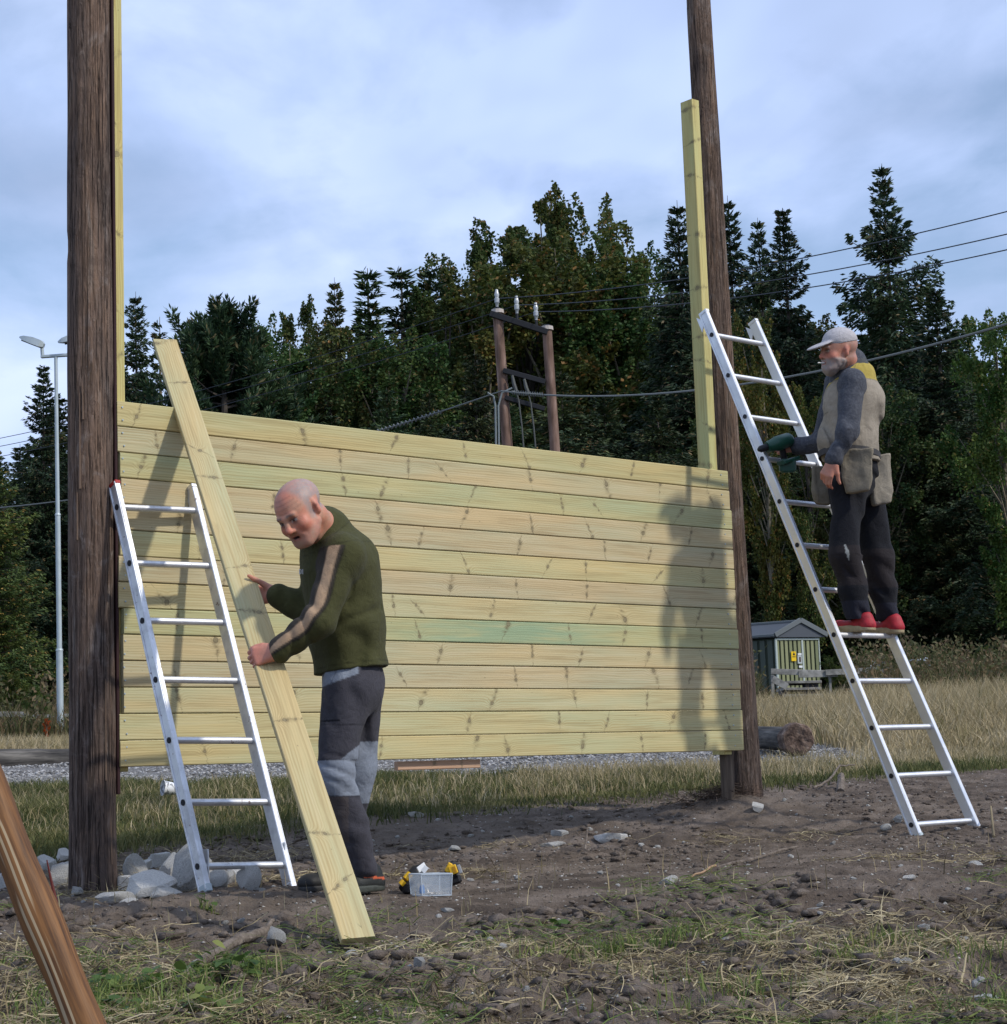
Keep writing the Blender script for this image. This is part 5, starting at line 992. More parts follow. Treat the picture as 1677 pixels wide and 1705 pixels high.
# sweater
SW = (.060, .065, .080)
D = SD(A(P(1310, 790, 10.85))-A((.03, .42, .03)), A(P(1500, 565, 10.85))+A((.02, .42, .05)), .0065)
D.cone(neck+A((.01, 0, .03)), neck-A((0, 0, .02)), .070, .09, .03); D.cone(neck, chest, .095, .130, .07, LAT2, 1.30); D.cone(chest, belly, .13, .14, .05, LAT2, 1.2)
for a, b, c in ((shL, elL, wrL), (shR, elR, wrR)):
    c = c+(b-c)*.12; D.cone(chest*.4+a*.6+A((0, 0, .01)), a, .08, .076, .04); D.cone(a, b, .073, .062, .03); D.cone(b, c, .060, .047, .03); D.cone(c, c+(c-b)*.05, .051, .050, .01)
D.wrinkle(lambda p: fold(p, shL, elL, .006, 48, 2)*ss(-p[:, 2], -shL[2]+.05, -elL[2])+fold(p, elL, wrL, .006, 60, 4)*(p[:, 2] < elL[2])+.004*fbm(p[:, 0]*14, p[:, 1]*14, p[:, 2]*14, s=9, o=2))
V, F = D.mesh(); n_ = fbm(V[:, 0]*130, V[:, 1]*130, V[:, 2]*130, s=2, o=2); c = np.tile(A(SW), (len(V), 1)); c = paint(c, np.clip(n_*1.0, 0, .5), (.12, .125, .14)); mesh_np('sweater', V, F, M['cloth'], p2, True, c)
D = SD(neck-.16, neck+.16, .005); ca = A(Vector((-.30, 0, 1)).normalized()); D.cone(neck-ca*.04, neck+ca*.066, .118, .094, .01); D.cut(neck+ca*.068, ca); D.cone(neck-ca*.1, neck+ca*.12, .078, .080, .003, sub=True)
V, F = D.mesh(); mesh_np('collar', V, F, M['cloth'], p2, True, np.tile(A((.075, .078, .080)), (len(V), 1)))
# vest
CV, YL = (.31, .27, .215), (.40, .31, .075)
D = SD(A(P(1335, 860, 10.85))-A((.05, .42, .03)), A(P(1500, 590, 10.85))+A((.02, .42, .03)), .006)
D.cone(neck+A((.03, 0, -.065)), chest, .112, .152, .05, LAT2, 1.28); D.cone(chest, belly, .155, .170, .05, LAT2, 1.17); D.cone(belly, pel+A((0, 0, .04)), .170, .160, .04, LAT2, 1.1)
D.cone(chest+A((.045, -.02, .0)), belly+A((.02, 0, 0)), .13, .13, .05)
D.cone(neck+A((-.02, 0, -.045)), neck+A((-.01, 0, .12)), .096, .125, .01, sub=True)
for a, b in ((shL, elL), (shR, elR)): D.cone(a+A((-.015, -.03, .0)), a*.45+b*.55+A((-.01, -.02, 0)), .080, .088, .02, sub=True)
D.wrinkle(lambda p: fold(p, belly+A((.15, 0, .22)), belly+A((-.3, 0, -.2)), .022, 34, 3)*ss(-p[:, 2], -chest[2]-.1, -belly[2])+.006*fbm(p[:, 0]*9, p[:, 1]*9, p[:, 2]*9, s=5, o=3))
D.cut(belly+A((0, 0, -.125)), A((0, 0, -1.)))
V, F = D.mesh(); c = np.tile(A(CV), (len(V), 1)); bk_ = (V-belly)@FW2; c = paint(c, ss(bk_, .0, .10)*.35, (.20, .18, .14)); n_ = fbm(V[:, 0]*12, V[:, 1]*12, V[:, 2]*12, s=12, o=3); c = paint(c, np.clip(n_*.6, 0, .4), (.20, .17, .13))
zy = A(P(1450, 634, 10.8))[2]; c = paint(c, ((V[:, 2] > zy-.5*np.maximum(0, bk_)*1.1)*1.0), YL)
c = paint(c, (1-ss(np.abs(V[:, 2]-zy+.5*np.maximum(0, bk_)*1.1), .001, .004))*.7, (.10, .085, .06)); sideq = (V-belly)@LAT2; c = paint(c, (1-ss(np.abs(bk_+.02+.10*np.sin((V[:, 2]-belly[2])*4)), .0015, .004))*.5, (.13, .11, .085)); c = paint(c, ((V[:, 2] < belly[2]+.16)*(1-ss(np.abs(V[:, 2]-belly[2]-.15), .001, .004))*(bk_ > .03))*.6, (.10, .085, .06))
vo = mesh_np('work_vest', V, F, M['cloth'], p2, True, c); vo['label'] = 'beige canvas work vest with yellow shoulders'
def pouch(name, c, ax, up, w, h, d, colr, seed, lab, taper=.75):
    ax, up = A(Vector(ax).normalized()), A(Vector(up).normalized()); n = np.cross(ax, up); n = n if n[1] < 0 else -n; c = A(c); D = SD(c-.3, c+.3, .006)
    x = D.lo[0]+D.h*np.arange(D.n[0])[:, None, None]-c[0]; y = D.lo[1]+D.h*np.arange(D.n[1])[None, :, None]-c[1]; z = D.lo[2]+D.h*np.arange(D.n[2])[None, None, :]-c[2]
    u = x*ax[0]+y*ax[1]+z*ax[2]; v = x*up[0]+y*up[1]+z*up[2]; q = x*n[0]+y*n[1]+z*n[2]; ww = w*(1-(1-taper)*np.clip((-v/h-.35)/.65, 0, 1)); dd = d*(.55+.45*np.clip(.5-v/h, 0, 1)); q = q-d*.5*0-.02*np.sin(u/w*2)
    r = .012; a_, b_, c_ = np.abs(u)-ww+r, np.abs(v)-h+r, np.abs(q)-dd+r; D.f = (np.sqrt(np.maximum(a_, 0)**2+np.maximum(b_, 0)**2+np.maximum(c_, 0)**2)+np.minimum(np.maximum(a_, np.maximum(b_, c_)), 0)-r).astype(np.float32)
    D.wrinkle(lambda p: .009*fbm(p[:, 0]*10, p[:, 1]*10, p[:, 2]*8, s=seed, o=3)); V, F = D.mesh(); cc_ = np.tile(A(colr), (len(V), 1)); n_ = fbm(V[:, 0]*11, V[:, 1]*11, V[:, 2]*11, s=seed+4, o=3); cc_ = paint(cc_, np.clip(n_*.8, 0, .5), A(colr)*.5)
    uu = (V-c)@ax; v2 = (V-c)@up; e = np.minimum(w-np.abs(uu), h-np.abs(v2)); cc_ = paint(cc_, (1-ss(np.abs(e-.016), .001, .003))*.5, A(colr)*.55)
    o = mesh_np(name, V, F, M['cloth'], p2, True, cc_); o['label'] = lab
pouch('tool_pouch', P(1428, 784, 10.64), IV(1, 0, .15), (0, 0, 1), .088, .125, .026, (.225, .195, .145), 3, 'large canvas nail pouch hanging at the hip')
pouch('tool_pouch', P(1467, 798, 10.86), IV(1, -.12, -.5), (-.12, .0, 1), .060, .145, .022, (.29, .255, .20), 8, 'rear flap of the canvas tool belt', .7)
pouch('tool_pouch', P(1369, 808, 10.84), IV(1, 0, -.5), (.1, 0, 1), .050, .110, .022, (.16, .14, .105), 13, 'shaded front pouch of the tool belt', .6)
gb = GB()
for k in range(28):
    a = 2*math.pi*k/28; b = 2*math.pi*(k+1)/28; f_ = lambda t: Vector(belly)+Vector((0, 0, -.085+.02*math.sin(t)))+Vector(FW2)*math.cos(t)*.168+Vector(LAT2)*math.sin(t)*.192
    gb.prism(f_(a), f_(b), ZU, .035, .008, .001)
gb.build('belt', mat('dark_webbing', (.05, .048, .05), rough=.8), p2)
# trousers of the second man
BK = (.012, .0125, .016)
D = SD(A(P(1360, 1030, 10.85))-A((.02, .36, .02)), A(P(1510, 745, 10.85))+A((.02, .36, .02)), .0065)
D.cone(pel+A((0, 0, .08)), pel, .135, .135, .04, LAT2, 1.2)
for a, b, c in ((hipL, knL, anL), (hipR, knR, anR)):
    D.cone(pel*.4+a*.6, a, .11, .105, .04); D.cone(a, b, .110, .088, .03); D.cone(b, b*.4+c*.6, .088, .080, .03); D.cone(b*.4+c*.6, c+A((0, 0, -.024)), .080, .074, .03)
D.wrinkle(lambda p: np.where(p[:, 2] > knL[2], fold(p, hipL+A((.2, 0, 0)), knL-A((.2, 0, 0)), .020, 30, 2), fold(p, knL+A((.08, 0, 0)), anL-A((.08, 0, 0)), .020, 50, 7)*ss(-p[:, 2], -knL[2]-.02, -knL[2]+.1)+.002)+.006*fbm(p[:, 0]*9, p[:, 1]*9, p[:, 2]*9, s=3, o=2))
V, F = D.mesh(); c = np.tile(A(BK), (len(V), 1)); z = V[:, 2]; fr = ((V-knL)@FW2); c = paint(c, ((z < knL[2]+.05)*(z > knL[2]-.17))*.8, (.026, .021, .022))
c = paint(c, ((np.abs(z-(knL[2]+.01)) < .045)*(np.abs((V-knL)@A(RIGHT)+.004+(z-knL[2])*.25) < .012-np.abs(z-knL[2]-.01)*.2)*(V[:, 1] < 10.80))*1.0, (.26, .27, .26))
c = paint(c, (z < anL[2]+.035)*.5, (.03, .032, .05))
mesh_np('work_trousers', V, F, M['cloth'], p2, True, c)['label'] = 'baggy black work trousers with dark brown knees'
shoe(p2, P(1454, 1049, 10.74), P(1388, 1051, 10.98), (0, 0, 1), 1.0, (.38, .020, .030), (.36, .29, .17), 'red trainer with pale worn sole, toe behind the rail', sole=.038)
shoe(p2, P(1501, 1053, 10.94), P(1440, 1051, 11.20), (0, 0, 1), 1.0, (.38, .020, .030), (.36, .29, .17), 'red trainer with pale worn sole beside the right rail', sole=.038)
# ---------------------------------------------------------------- green cordless drill in his hand
dr_r = thing('cordless_drill', 'dark green cordless drill held by the man on the ladder', 'drill', P(1300, 745, 11.02))
gm = mat('dark_green_plastic', (.006, .060, .038), rough=.4, spec=.5)
gb = GB(); a, b = P(1317, 731, 11.06), P(1272, 746, 10.96); c = a.lerp(b, .55); gb.tube([a, a.lerp(b, .08), c, a.lerp(b, .62), a.lerp(b, .9)], [.03, .042, .044, .038, .030], 14); gb.build('motor_housing', gm, dr_r, True)
gb = GB(); gb.tube([a.lerp(b, .9), b+(b-a)*.12, b+(b-a)*.2], [.022, .020, .010], 12); gb.build('chuck', M['black'], dr_r, True)
gb = GB(); gb.tube([P(1302, 745, 11.05), P(1306, 764, 11.07)], .020, 10); gb.build('handle', M['black'], dr_r, True)
gb = GB(); gb.prism(P(1311, 764, 11.05), P(1312, 787, 11.06), RIGHT, .095, .07, .012); gb.prism(P(1300, 771, 11.01), P(1326, 764, 11.08), ZU, .025, .075, .006); gb.build('battery', gm, dr_r)
# ---------------------------------------------------------------- stones
M['stone'] = mat('pale_limestone', lambda g: (lambda oc, R: (lambda n, n2: dict(color=g.mix(g.mr(n2, .55, .7, 0, .7), g.ramp(g.m('ADD', g.m('MULTIPLY', n, .7), g.m('MULTIPLY', R, .3)), (.25, (.36, .355, .335)), (.5, (.58, .57, .54)), (.75, (.76, .74, .69))), (.20, .165, .13)), rough=.9, bump=g.m('ADD', n, g.m('MULTIPLY', n2, .6)), bd=.012))(g.noise(oc, 14.0, 5.0, .65), g.noise(g.v('ADD', oc, g.vec(g.m('MULTIPLY', R, 9), 0, 0)), 26.0, 5.0, .7)))(g.n('ShaderNodeTexCoord').outputs['Object'], g.n('ShaderNodeObjectInfo').outputs['Random']))
def stone_mesh(seed, ang=True, sub=3):
    bm = bmesh.new(); bmesh.ops.create_icosphere(bm, subdivisions=sub, radius=1.0); rs = np.random.RandomState(seed)
    nrm = rs.normal(size=(13, 3)); nrm /= np.linalg.norm(nrm, axis=1, keepdims=True); dist = rs.uniform(.45, .8, 13)
    for v in bm.verts:
        p = np.array(v.co)
        for n_, d_ in zip(nrm, dist):
            k = p@n_-d_
            if k > 0: p = p-n_*k*.985
        p = p*(1+.07*fbm(p[0]*2.4, p[1]*2.4, p[2]*2.4, s=seed, o=3)); v.co = p
    me = bpy.data.meshes.new('stone'); bm.to_mesh(me); bm.free(); me.materials.append(M['stone']); me.polygons.foreach_set('use_smooth', [True]*len(me.polygons)); me.set_sharp_from_angle(angle=math.radians(28)); return me
SM = [stone_mesh(s) for s in range(8)]; SF = [stone_mesh(s+20, sub=2) for s in range(6)]
srs = random.Random(3)
def stone(px, py, wpx, hpx, label, group=None, flat=.6, Y=None, big=True):
    """a stone whose foot is at that pixel, wpx by hpx photograph pixels large"""
    q = GH(px, py) if Y is None else P(px, py, Y); s = q.y/3200*.5; me = srs.choice(SM if big else SF); o = link(bpy.data.objects.new('stone', me), None, q)
    h = hpx*s*1.5; o.location = (q.x, q.y+wpx*s*.3, float(gh(q.x, q.y+wpx*s*.3))+h*.55 if Y is None else q.z+h*.5); o.scale = (wpx*s*1.12, wpx*s*srs.uniform(.7, 1.1), h*1.05)
    o.rotation_euler = (srs.uniform(-.25, .25), srs.uniform(-.3, .3), srs.uniform(-.5, .5)); tag(o, label, 'stone', group); return o
for a in [
 (305, 1482, 62, 72, 'upright grey boulder standing by the foot of the short ladder'), (282, 1470, 46, 60, 'grey stone behind the upright boulder'),
 (362, 1482, 44, 28, 'grey block under the lowest rung of the short ladder'), (412, 1484, 40, 38, 'tan-stained pale stone between the short ladder feet'),
 (345, 1466, 22, 42, 'narrow grey stone leaning behind the short ladder rail'), (245, 1492, 96, 34, 'large light grey split slab in the rubble right of the near pole'),
 (228, 1462, 46, 42, 'grey stone touching the right side of the near pole'), (190, 1498, 60, 18, 'low slab lying in front of the near pole'),
 (102, 1474, 42, 40, 'grey rock touching the left side of the near pole'), (105, 1436, 30, 20, 'small pale rock left of the near pole, topmost there'),
 (18, 1476, 50, 34, 'pale rock at the left frame edge'), (74, 1452, 36, 26, 'rock left of the near pole, behind the splinter'), (8, 1448, 40, 26, 'rock at the left edge behind the pale one'), (275, 1494, 60, 16, 'flat stone at the rubble front edge'),
 (262, 1448, 50, 30, 'pale block behind the split slab'), (395, 1464, 40, 22, 'low grey stone behind the lowest rung'),
 (333, 1602, 42, 26, 'rounded tan stone half buried beside the driftwood branch'), (462, 1580, 46, 26, 'pale pointed stone right of the driftwood branch'),
 (585, 1584, 28, 14, 'small grey stone under the end of the loose plank'), (698, 1622, 22, 20, 'pale pinkish stone alone in the front mud'),
 (1263, 1360, 28, 14, 'white stone at the foot of the far pole'), (1497, 1369, 20, 14, 'pale stone left of the long ladder foot'), (1476, 1384, 24, 10, 'flat pale stone just left of the long ladder'),
 (930, 1388, 38, 12, 'flat pale stone in the middle of the churned ground'), (920, 1407, 42, 9, 'second flat stone just below the first in mid ground'), (1016, 1398, 58, 16, 'long flat slab stone in mid ground'),
 (880, 1570, 56, 14, 'broad flat brown stone in the front mud'), (692, 1362, 28, 10, 'dull stone in the shade of the wall'), (757, 1416, 24, 8, 'flat pale stone behind the tool box'),
 (745, 1512, 24, 8, 'flat grey stone in front of the plastic box'), (1114, 1472, 30, 14, 'white stone in the right middle of the mud'), (1507, 1626, 34, 14, 'flat pale stone low at the right'),
 (1645, 1668, 52, 20, 'large pale flat stone at the bottom right corner'), (1628, 1648, 22, 14, 'stone just behind the corner one'), (1605, 1580, 22, 14, 'light stone near the right edge'), (1540, 1558, 22, 10, 'pale stone among straw at the right'),
 (1372, 1508, 72, 12, 'long thin half buried stone in the right mud'), (1188, 1645, 22, 10, 'white stone at bottom middle right'), (1628, 1440, 28, 10, 'flat white stone near the right edge, farther back'), (1515, 1464, 24, 7, 'thin pale stone right of centre')]:
    stone(*a)
for a in [(210, 1480, 34, 30, 'angular stone wedged against the near pole'), (240, 1456, 30, 26, 'pointed pale stone in the middle of the rubble'), (270, 1486, 30, 20, 'small angular stone before the upright boulder'), (330, 1478, 22, 20, 'small stone under the left rail of the short ladder'),
          (216, 1500, 44, 14, 'thin slab at the front of the rubble'), (295, 1452, 28, 22, 'grey stone peeping over the rubble from behind'), (380, 1470, 26, 24, 'stone between block and tan stone under the ladder'), (128, 1490, 26, 16, 'low stone in front of the near pole, left side'), (46, 1466, 26, 20, 'stone between the edge rocks and the near pole'), (438, 1486, 16, 12, 'last small stone right of the tan stone')]: stone(*a)
grp = 'pale stones scattered over the churned ground'
for i in range(150):
    x = srs.uniform(380, 1676) if srs.random() < .85 else srs.uniform(0, 380); y = 1318+srs.random()**1.15*370
    if y < 1345 and x < 1250: continue
    if abs(x-705) < 60 and 1440 < y < 1500: continue
    w = srs.uniform(6, 17)*(.6+.6*(y-1300)/400); stone(x, y, w, w*srs.uniform(.3, .55), 'little pale stone lying loose on the churned soil', grp, big=False)
# pebbles: nobody could count them
def scatter_mesh(name, mats, pts, sc, seed, label, cat, m):
    rs = np.random.RandomState(seed); V0 = np.array([[1, 0, 0], [-1, 0, 0], [0, 1, 0], [0, -1, 0], [0, 0, 1], [0, 0, -1.]]); F0 = np.array([[0, 2, 4], [2, 1, 4], [1, 3, 4], [3, 0, 4], [2, 0, 5], [1, 2, 5], [3, 1, 5], [0, 3, 5]])
    n = len(pts); a = rs.uniform(0, 6.28, n); s = sc[:, None]*np.stack([rs.uniform(.7, 1.3, n), rs.uniform(.5, 1, n), rs.uniform(.3, .6, n)], 1)
    v = V0[None]*s[:, None, :]*rs.uniform(.7, 1.2, (n, 6, 1)); x = v[..., 0]*np.cos(a)[:, None]-v[..., 1]*np.sin(a)[:, None]; y = v[..., 0]*np.sin(a)[:, None]+v[..., 1]*np.cos(a)[:, None]
    v = np.stack([x, y, v[..., 2]], -1)+pts[:, None, :]; F = (F0[None]+np.arange(n)[:, None, None]*6).reshape(-1, 3); o = mesh_np(name, v, F, m); return tag(o, label, cat, None, 'stuff')
pm = mat('pebble_mix', lambda g: dict(color=g.ramp(g.n('ShaderNodeNewGeometry').outputs['Random Per Island'], (.1, (.07, .055, .045)), (.6, (.14, .115, .093)), (.85, (.26, .24, .21)), (.97, (.50, .48, .44))), rough=.9))
rs = np.random.RandomState(4); n = 26000; yy = 4.2+rs.uniform(0, 1, n)**1.2*9.5; xx = rs.uniform(-.34, .34, n)*yy; k = yy < edge_y(xx)+rs.normal(0, .3, n); xx, yy = xx[k], yy[k]
scatter_mesh('pebbles', None, np.stack([xx, yy, gh(xx, yy)+.001], 1), rs.uniform(.003, .011, len(xx))**1.0, 5, 'crumbs of soil and small pebbles over the churned ground', 'pebbles', pm)
n = 9500; yy = 4.2+rs.uniform(0, 1, n)*9; xx = rs.uniform(-.34, .34, n)*yy; cl = fbm(xx*1.3, yy*1.3, s=44, o=3); k = (yy < edge_y(xx)-.1)*(cl > -.15)*(np.abs(xx+.4)+np.abs(yy-8) > 1.1); xx, yy = xx[k], yy[k]
sm_ = mat('soil_clod', lambda g: dict(color=g.ramp(g.noise(g.n('ShaderNodeNewGeometry').outputs['Position'], 30.0, 5.0, .7), (.35, (.075, .059, .048)), (.6, (.15, .12, .097)), (.75, (.23, .19, .155))), rough=.97, bump=g.noise(g.n('ShaderNodeNewGeometry').outputs['Position'], 90.0, 4.0), bd=.01))
n = len(xx); bmv = bmesh.new(); bmesh.ops.create_icosphere(bmv, subdivisions=1, radius=1.0); CV0 = np.array([tuple(v.co) for v in bmv.verts]); CF0 = np.array([[v.index for v in f.verts] for f in bmv.faces]); bmv.free()
sc = (rs.uniform(.3, 1, n)**3*.024+.006)*np.where(yy < 8, 1.15, .8); v = CV0[None]*rs.uniform(.45, 1.5, (n, 12, 1))*sc[:, None, None]*np.array([1.25, 1.0, .62])+np.stack([xx, yy, gh(xx, yy)+sc*.15], 1)[:, None, :]
tag(mesh_np('soil_clods', v, (CF0[None]+np.arange(n)[:, None, None]*12).reshape(-1, 3), sm_, smooth=False), 'lumps of turned soil', 'soil', None, 'stuff')
# road gravel
n = 26000; yy = rs.uniform(15.8, 20.6, n); xx = rs.uniform(-.30*yy, 3.4, n)
scatter_mesh('road_gravel', None, np.stack([xx, yy, gh(xx, yy)], 1), rs.uniform(.010, .034, n), 6, 'coarse grey gravel of the road behind the wall', 'gravel', mat('grey_gravel', lambda g: dict(color=g.ramp(g.n('ShaderNodeNewGeometry').outputs['Random Per Island'], (.1, (.10, .095, .09)), (.6, (.22, .215, .21)), (.95, (.42, .41, .40))), rough=.9)))
# ---------------------------------------------------------------- grass, straw, weeds
def grassmat(name, st, tr=.3):
    return mat(name, lambda g: dict(color=g.ramp(g.m('ADD', g.m('MULTIPLY', g.n('ShaderNodeNewGeometry').outputs['Random Per Island'], .55), g.m('MULTIPLY', g.mr(g.noise(g.n('ShaderNodeNewGeometry').outputs['Position'], 1.6, 3.0), .3, .7), .45)), *st), rough=.65, spec=.2, transl=tr))
M['straw'] = grassmat('dry_straw', ((.1, (.09, .068, .040)), (.4, (.24, .19, .105)), (.7, (.42, .345, .20)), (.95, (.60, .52, .34))), .15)
M['green'] = grassmat('green_grass', ((.1, (.06, .10, .028)), (.5, (.14, .20, .050)), (.8, (.27, .28, .09)), (.96, (.48, .42, .22))))
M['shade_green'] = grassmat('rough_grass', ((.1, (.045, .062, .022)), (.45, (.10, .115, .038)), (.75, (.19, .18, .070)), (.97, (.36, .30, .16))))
M['drygrass'] = grassmat('tall_dry_grass', ((.05, (.13, .14, .05)), (.3, (.28, .225, .11)), (.65, (.46, .37, .22)), (.95, (.62, .53, .36))))
M['weed'] = grassmat('brown_weeds', ((.1, (.045, .060, .022)), (.45, (.10, .10, .040)), (.7, (.17, .115, .065)), (.95, (.30, .24, .14))))
def blades(name, x, y, h, w, bend, m, label, cat='grass', seed=1, lie=None, z=None):
    rs = np.random.RandomState(seed); n = len(x); z = (gh(x, y)-.004) if z is None else z; a = rs.uniform(0, 6.28, n); s = np.stack([np.cos(a), np.sin(a), 0*a], 1); b = rs.uniform(0, 6.28, n); L = np.stack([np.cos(b), np.sin(b), 0*b], 1)
    h = np.broadcast_to(h, n)[:, None]; w = np.broadcast_to(w, n)[:, None]; bd = np.broadcast_to(bend, n)[:, None]*rs.uniform(.3, 1, (n, 1)); base = np.stack([x, y, z], 1); up = np.array([[0, 0, 1.]])
    p1_ = base+up*h*.5*(1-bd*.25)+L*h*bd*.22; p2_ = base+up*h*(1-bd*.55)+L*h*bd*.85
    V = np.stack([base-s*w*.5, base+s*w*.5, p1_-s*w*.42, p1_+s*w*.42, p2_], 1); F = np.array([[0, 1, 3], [0, 3, 2], [2, 3, 4]]); F = (F[None]+np.arange(n)[:, None, None]*5).reshape(-1, 3)
    o = mesh_np(name, V, F, m); return tag(o, label, cat, None, 'stuff')
def straws(name, x, y, L, w, m, label, seed=1, lift=.012, curl=.5):
    rs = np.random.RandomState(seed); n = len(x); a = rs.uniform(0, 6.28, n); c = rs.normal(0, curl, n); L = np.broadcast_to(L, n); w = np.broadcast_to(w, n); k = 4; P_ = []; px, py = x.copy(), y.copy(); zb = rs.uniform(0, lift, n); tilt = rs.normal(0, .22, n)
    for i in range(k+1):
        t = i/k; P_.append(np.stack([px, py, np.maximum(gh(px, py)+.003, gh(x, y)+zb+tilt*L*t)+np.sin(t*math.pi)*L*.10*rs.uniform(0, 1, n)], 1)); px = px+np.cos(a)*L/k; py = py+np.sin(a)*L/k; a = a+c
    P_ = np.stack(P_, 1); s = np.stack([-np.sin(a), np.cos(a), rs.normal(0, .5, n)], 1); s /= np.linalg.norm(s, axis=1, keepdims=True); V = np.empty((n, (k+1)*2, 3)); V[:, 0::2] = P_-s[:, None]*(w[:, None, None]*.5); V[:, 1::2] = P_+s[:, None]*(w[:, None, None]*.5)
    F = np.concatenate([np.array([[i*2, i*2+1, i*2+3, i*2+2]]) for i in range(k)]); F = (F[None]+np.arange(n)[:, None, None]*(k+1)*2).reshape(-1, 4); o = mesh_np(name, V, F, m); return tag(o, label, 'straw', None, 'stuff')
def cand(n, y0, y1, pw=1.0, xr=.30):
    y = y0+rs.uniform(0, 1, n)**pw*(y1-y0); return rs.uniform(-xr, xr, n)*y, y
rs = np.random.RandomState(21)
# straw litter: dense in the front, in clumps elsewhere
x, y = cand(85000, 4.3, 10.8, 1.4); dn = fbm(x*1.1, y*1.6, s=31, o=3)*.75+fbm(x*5, y*5, s=35, o=2)*.35; bare = np.exp(-(((x+.1)/1.1)**2+((y-7.9)/1.0)**2))
front = ss(6.9-y, 0, 1.3)*.5; k = (rs.uniform(0, 1, len(x)) < ss(dn+front-.9*bare, .06, .70)*.66) & (y < edge_y(x)-.05); x, y = x[k], y[k]
straws('straw_litter', x, y, rs.uniform(.035, .17, len(x)), rs.uniform(.002, .005, len(x)), M['straw'], 'dry cut straw and stalks strewn over the churned soil', 3)
x, y = cand(16000, 4.3, 8.0, 1.2); dn = fbm(x*1.4, y*1.8, s=36, o=3)+ss(6.4-y, 0, 1.2)*.40; k = dn > .55; x, y = x[k], y[k]
straws('green_cuttings', x, y, rs.uniform(.04, .16, len(x)), rs.uniform(.002, .0045, len(x)), M['green'], 'wilted green grass cuttings lying on the soil', 5, .02)
# living tufts in front
tuft = [(210, 1660, .34, 420), (300, 1640, .32, 420), (150, 1700, .3, 300), (1010, 1580, .10, 190), (1110, 1575, .22, 260), (930, 1600, .18, 220), (1500, 1580, .16, 300), (1420, 1610, .14, 200), (250, 1690, .3, 400), (1120, 1690, .25, 160), (1640, 1610, .16, 160), (60, 1600, .2, 120), (430, 1625, .15, 140), (1240, 1650, .25, 200), (1660, 1690, .2, 160), (700, 1690, .35, 200), (345, 1515, .05, 30)]
X_, Y_, H_ = [], [], []
for px, py, r, n in tuft:
    q = GH(px, min(py, 1700)); n = int(n*(1.0 if px < 450 else .9)); X_.append(q.x+rs.normal(0, r*.5, n)); Y_.append(q.y+rs.normal(0, r*.35, n)); H_.append(rs.uniform(.03, .10 if r < .2 else .13, n))
X_, Y_, H_ = map(np.concatenate, (X_, Y_, H_)); blades('grass_tufts', X_, Y_, H_, rs.uniform(.0025, .0055, len(X_)), .9, M['green'], 'short green grass tufts in the front mud', seed=8)
# broad-leaved weeds in the lower left corner
def leaves(name, pts, size, m, label, seed=2):
    r2 = np.random.RandomState(seed); n = len(pts); a = r2.uniform(0, 6.28, n); s = size*r2.uniform(.6, 1.2, n); el = r2.uniform(-.1, .9, n); d = np.stack([np.cos(a)*np.cos(el), np.sin(a)*np.cos(el), np.sin(el)], 1); w = np.stack([-np.sin(a), np.cos(a), r2.normal(0, .25, n)], 1); S = s[:, None]; prof = [(0, .02), (.3, .26), (.6, .30), (.85, .16), (1.0, .01)]; V = []
    for t, q in prof: c = pts+d*S*t+np.array([[0, 0, -1.]])*S*.35*t*t; V += [c-w*S*q, c+w*S*q]
    V = np.stack(V, 1); F = np.array([[i*2, i*2+1, i*2+3, i*2+2] for i in range(4)]); F = (F[None]+np.arange(n)[:, None, None]*10).reshape(-1, 4); return tag(mesh_np(name, V, F, m), label, 'weeds', None, 'stuff')
L_ = []
for px, py, r, n in [(200, 1655, .16, 70), (235, 1640, .12, 50), (325, 1625, .14, 60), (370, 1640, .10, 40), (190, 1690, .12, 40), (335, 1700, .10, 24), (345, 1515, .02, 7), (130, 1690, .12, 24), (930, 1545, .04, 10)]:
    q = GH(px, min(py, 1700)); xx, yy = q.x+rs.normal(0, r*.5, n), q.y+rs.normal(0, r*.35, n); L_.append(np.stack([xx, yy, gh(xx, yy)+rs.uniform(0, .06, n)], 1))
leaves('leafy_weeds', np.concatenate(L_), .055, mat('weed_leaf', lambda g: dict(color=g.ramp(g.n('ShaderNodeNewGeometry').outputs['Random Per Island'], (.1, (.04, .085, .018)), (.6, (.09, .15, .03)), (.95, (.22, .24, .06))), rough=.5, spec=.3, transl=.3)), 'small green leafy weeds among the grass tufts')
# rough grass strip behind the churned soil, shaded under the wall
x, y = cand(150000, 10.6, 16.2, 1.0, .31); e = edge_y(x); k = (y > e-.15+rs.normal(0, .22, len(x))) & (rs.uniform(0, 1, len(x)) < .35+.65*ss(fbm(x*1.5, y*1.5, s=51, o=3), -.4, .3)); x, y = x[k], y[k]
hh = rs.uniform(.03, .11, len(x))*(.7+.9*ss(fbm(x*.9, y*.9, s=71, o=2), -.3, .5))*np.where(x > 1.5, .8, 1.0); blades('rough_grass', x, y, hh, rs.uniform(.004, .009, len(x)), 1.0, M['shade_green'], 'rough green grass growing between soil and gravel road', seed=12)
x, y = cand(26000, 11.5, 16.4, 1.0, .31); k = (y > edge_y(x)+.2) & ((x > 0) | (rs.uniform(0, 1, len(x)) < .35)); x, y = x[k], y[k]; blades('pale_grass', x, y, rs.uniform(.06, .2, len(x)), rs.uniform(.003, .007, len(x)), .9, M['drygrass'], 'yellowed blades standing in the rough grass', seed=13)
